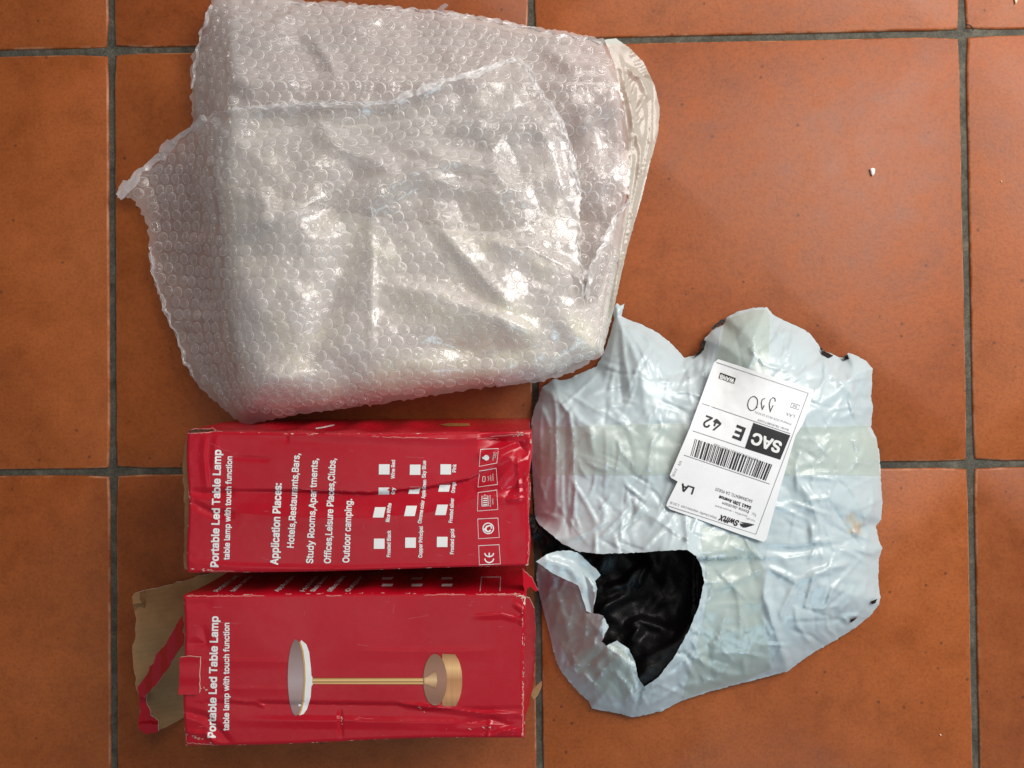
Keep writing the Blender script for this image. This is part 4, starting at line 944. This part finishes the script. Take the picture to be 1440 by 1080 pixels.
    # holes with the lining showing at the edges
    for hp in ([(1224, 846), (1234, 842), (1231, 848), (1226, 850)], [(1196, 872), (1206, 867), (1202, 872), (1196, 876)], [(1153, 488), (1160, 494), (1172, 500), (1166, 503), (1156, 498)], [(1185, 502), (1192, 498), (1194, 505), (1187, 507)], [(978, 503), (990, 492), (993, 480), (988, 478), (986, 492), (976, 500)], [(1002, 463), (1018, 453), (1021, 448), (1014, 450), (1000, 461)]):
        V2, F, ed = fill(hp, 3, 0.3)
        zz = []
        for x, y in V2:
            p, n = S.hit(x, y); zz.append((p.z + 0.0030) if p is not None else 0.012)
        link('torn_lining_edge', mesh('torn_lining_edge', W(V2[:, 0], V2[:, 1], np.array(zz)), F), BLACK, t)
    # clear packing tape
    TAPE = film_material('clear_tape', (0.60, 0.66, 0.54), 0.30, 0.1, 0.25, 0.35, 0.05, 180, 0.1, 0.0)
    for tp in ([(770, 600), (850, 598), (962, 595), (975, 600), (945, 668), (800, 668), (756, 668), (752, 640)], [(1100, 600), (1160, 600), (1229, 598), (1235, 640), (1237, 669), (1160, 668), (1085, 668)],
               [(1022, 449), (1060, 436), (1079, 436), (1083, 445), (1080, 530), (1040, 522), (1008, 508), (1014, 478)], [(985, 738), (1020, 750), (1058, 764), (1075, 800), (1070, 850), (1085, 940), (1050, 956), (995, 970), (960, 982), (985, 890), (996, 830), (988, 780)], [(764, 838), (792, 822), (818, 830), (828, 862), (845, 872), (842, 900), (868, 906), (886, 925), (892, 960), (880, 985), (840, 970), (800, 930), (776, 880)]):
        V2, F, ed = fill(tp, 6, 0.15)
        drape(S, V2, F, 0.0006, 'packing_tape', TAPE, t)
    # shipping label
    lab = [(1010, 505), (1075, 526), (1143, 547), (1145, 549), (1136, 577), (1129, 597), (1119, 612), (1096, 690), (1078, 758), (1074, 762), (1040, 751), (990, 733), (942, 716), (937, 711), (939, 705), (951, 681), (953, 677), (944, 672), (942, 668), (970, 602), (1004, 510)]
    V2, F, ed = fill(lab, 6)
    pts = [S.hit(x, y)[0] for x, y in V2]; z = np.array([p.z if p is not None else 0.05 for p in pts])
    E = edges_of(F); deg = np.bincount(E.ravel(), minlength=len(z)).astype(float); z0 = z.copy()
    for k in range(30): z = lap(np.stack([z] * 3, 1), E, deg)[:, 0]
    z = z + np.clip(np.max(z0 - z) * 0.95, 0, 0.0065) + 0.0006
    LV = W(V2[:, 0], V2[:, 1], z); lo = link('shipping_label', mesh('shipping_label', LV, F), PAPER, t); LS = Surf(LV, F)
    T = lambda s, p0, p1, cap, mat=INK_K, bold=0.0, **k: text(LS, s, p0, p1, cap, mat, lo, bold=bold, sub=8, **k)
    lines(LS, [[(1007.5, 509.5), (1136.5, 553), (1062.9, 751.3), (940, 711.5)], [(987.5, 567.5), (1111.3, 609.8)], [(974, 605.8), (1047, 630)], [(962, 640), (1082.5, 680.7)]], 0.8, INK_G, lo, 'printed_rule')
    flat(LS, [(1059.4, 594.6), (1111.3, 612.2), (1097, 646.4), (1047.4, 630.4)], INK_K, lo, 'printed_block', 0.0003)
    T('SAC', (1099.5, 622.5), (1060.5, 608.5), 15.5, INK_W, 0.05, up=0.0006)
    T('E', (1048, 602.5), (1037, 598.2), 18, bold=0.05); T('42', (1015.5, 592.5), (993.5, 584), 16, bold=0.02)
    flat(LS, [(1013, 523.9), (1035, 531.9), (1032.2, 539.8), (1010.4, 531.9)], INK_K, lo, 'printed_block', 0.0003)
    T('WANB', (1032.6, 533.6), (1013.6, 526.7), 5.6, INK_W, 0.05, up=0.0006)
    r = random.Random(4); a0, a1 = np.array((977.5, 617)), np.array((1086.2, 653.5)); b0, b1 = np.array((971.0, 640.8)), np.array((1077, 676)); u = 0.0; V = []; Fb = []
    while u < 1:
        wd = r.choice((0.007, 0.007, 0.012, 0.018, 0.024)); e = min(1, u + wd); o = len(V)
        V += [tuple(a0 + (a1 - a0) * u), tuple(a0 + (a1 - a0) * e), tuple(b0 + (b1 - b0) * e), tuple(b0 + (b1 - b0) * u)]; Fb.append((o, o + 1, o + 2, o + 3))
        u = e + r.choice((0.007, 0.009, 0.014, 0.02))
    P, Fb = subdiv2d(V, Fb, 9); drape(LS, P, Fb, 0.0003, 'barcode', INK_K, lo)
    T('SWX630418300190617544', (1066, 645.5), (1004.5, 623.5), 3.2, INK_G)
    T('LA', (976.5, 685.5), (959.5, 680), 10, bold=0.045)
    T('To:', (1064.5, 722.5), (1058, 720.3), 4, INK_G); T('Donna Jacobson', (1053.5, 718), (1016, 705.3), 4.2)
    T('5441 10th Avenue', (1056.5, 712), (1012, 696.6), 4.6, bold=0.045); T('SACRAMENTO, CA 95820', (1058.8, 703.2), (1007, 685.6), 4.2)
    T('From: SWX', (1062, 731.5), (1050, 727.4), 2.4, INK_G); T('swiftx-express', (1051, 725), (1006, 710), 2.4, INK_G)
    T('https://swiftx-express.com  1.50 lb', (1008, 727), (943, 705), 3.4, INK_G)
    T('SwiftX', (1039.5, 732.5), (1012.5, 723.5), 8, bold=0.045, shear=0.25)
    for q in ([(1040, 736), (1061, 738), (1048, 742), (1042, 740)], [(1040, 733.5), (1054, 735.8), (1062, 737.6), (1046, 736.2)], [(1041, 738.6), (1050, 741.2), (1045, 741.8)]): flat(LS, q, INK_K, lo, 'printed_logo', 0.0004)
    T('LAX', (1118, 584), (1106, 579.8), 4.2, INK_G); T('Printed at 2025 05/15 10:30:51', (1113, 595.5), (1062, 578.2), 2.8, INK_G); T('Sorter: TBJ86RDTAQ85', (1109.5, 603.6), (1066, 589), 2.8, INK_G)
    lines(LS, [[(1113.5, 566.5), (1125, 570.2), (1123, 576), (1111.5, 572.3), (1113.5, 566.5)]], 0.7, INK_G, lo, 'printed_frame'); T('SG', (1121.5, 570.6), (1115.5, 568.6), 3.2, INK_G)
    T('SEV2', (947.5, 671), (953, 660), 3.4, INK_G); T('1/1', (956, 655), (959, 649), 3.0, INK_K)
    K = 6.26; Q = lambda p: [(930 + a / K, 490 + b / K) for a, b in p]
    O = [(805 + 43 * math.cos(R(a)) + 8 * math.sin(R(a)), 485 - 62 * math.sin(R(a))) for a in range(-60, 320, 16)]
    lines(LS, [Q(O + [(845, 515), (838, 525)]), Q([(912, 440), (890, 448), (880, 478), (884, 510), (890, 542), (898, 520), (906, 500)]), Q([(1003, 468), (1000, 440), (982, 432), (960, 452), (950, 490), (955, 535), (957, 562), (970, 530), (985, 500)])], 1.1, INK_K, lo, 'handwriting', 0.0005, 6)
mailer_bag()

# ------------------------------------------------------------------ crumbs on the floor
def crumb(name, px, py, poly, h, mat, label, cat, group=None):
    p = W(px, py, 0.0); s = FOC / CAM[2]; V = []; F = []; n = len(poly)
    for z, k in ((0.0003, 1.0), (h * 0.7, 0.95), (h, 0.6)):
        for x, y in poly: V.append(((x - px) / s * k, -(y - py) / s * k, z + random.uniform(0, h * 0.2)))
    for a in range(2):
        for k in range(n): F.append((a * n + k, a * n + (k + 1) % n, (a + 1) * n + (k + 1) % n, (a + 1) * n + k))
    F.append(tuple(range(2 * n, 3 * n))[::-1]); F = [f[::-1] for f in F]
    o = link(name, mesh(name, V, F, False), mat); o.location = (p[0], p[1], 0); o['label'] = label; o['category'] = cat
    if group: o['group'] = group
    return o
WHITE = plain('white_foam', (0.78, 0.76, 0.72), 0.6)
crumb('foam_chip', 1226, 242, [(1223, 238), (1226, 236.5), (1230, 238), (1229, 245), (1226, 248), (1224, 244)], 0.002, WHITE, 'tiny white chip lying alone on the tile right of the bubble wrap', 'chip')
crumb('husk', 1428, 3, [(1425.5, -3), (1431, -4), (1430.5, 0), (1427.5, 6.5), (1426.5, 3)], 0.0012, plain('pale_husk', lin(232, 206, 170), 0.6), 'pale pointed husk on the corner tile at the top right', 'husk')
crumb('crumb', 1407.5, 255.3, [(1406.2, 254.6), (1408, 254.2), (1409.2, 255.4), (1407.4, 256.2)], 0.0008, plain('pale_crumb', lin(240, 196, 160), 0.6), 'minute pale crumb on the right edge tile beside the grout', 'crumb')
crumb('crumb', 1322, 1033, [(1320.6, 1032), (1322.4, 1031.8), (1324, 1033.6), (1322, 1034.4)], 0.0009, bpy.data.materials['pale_crumb'], 'minute pale crumb on the tile below the mailing bag', 'crumb')
def hair():
    pts = [(1359, 34.5), (1363, 35.2), (1366, 37), (1368, 40.5), (1369, 43)]
    V = []; F = []; n = 6
    P = [W(x, y, 0.0012 + 0.0008 * math.sin(i)) for i, (x, y) in enumerate(pts)]
    for i, p in enumerate(P):
        a = P[max(0, i - 1)]; b = P[min(len(P) - 1, i + 1)]; tdir = Vector(b - a).normalized(); sd = tdir.cross(Vector((0, 0, 1))).normalized()
        for k in range(n):
            q = 2 * math.pi * k / n; V.append(tuple(Vector(p) + (sd * math.cos(q) + Vector((0, 0, 1)) * math.sin(q)) * 0.0006))
        if i:
            for k in range(n): F.append(((i - 1) * n + k, (i - 1) * n + (k + 1) % n, i * n + (k + 1) % n, i * n + k))
    o = link('twig', mesh('twig', V, F), plain('dark_twig', (0.02, 0.015, 0.012), 0.6)); o['label'] = 'short dark curved twig at a tile corner near the upper right grout crossing'; o['category'] = 'twig'
hair()
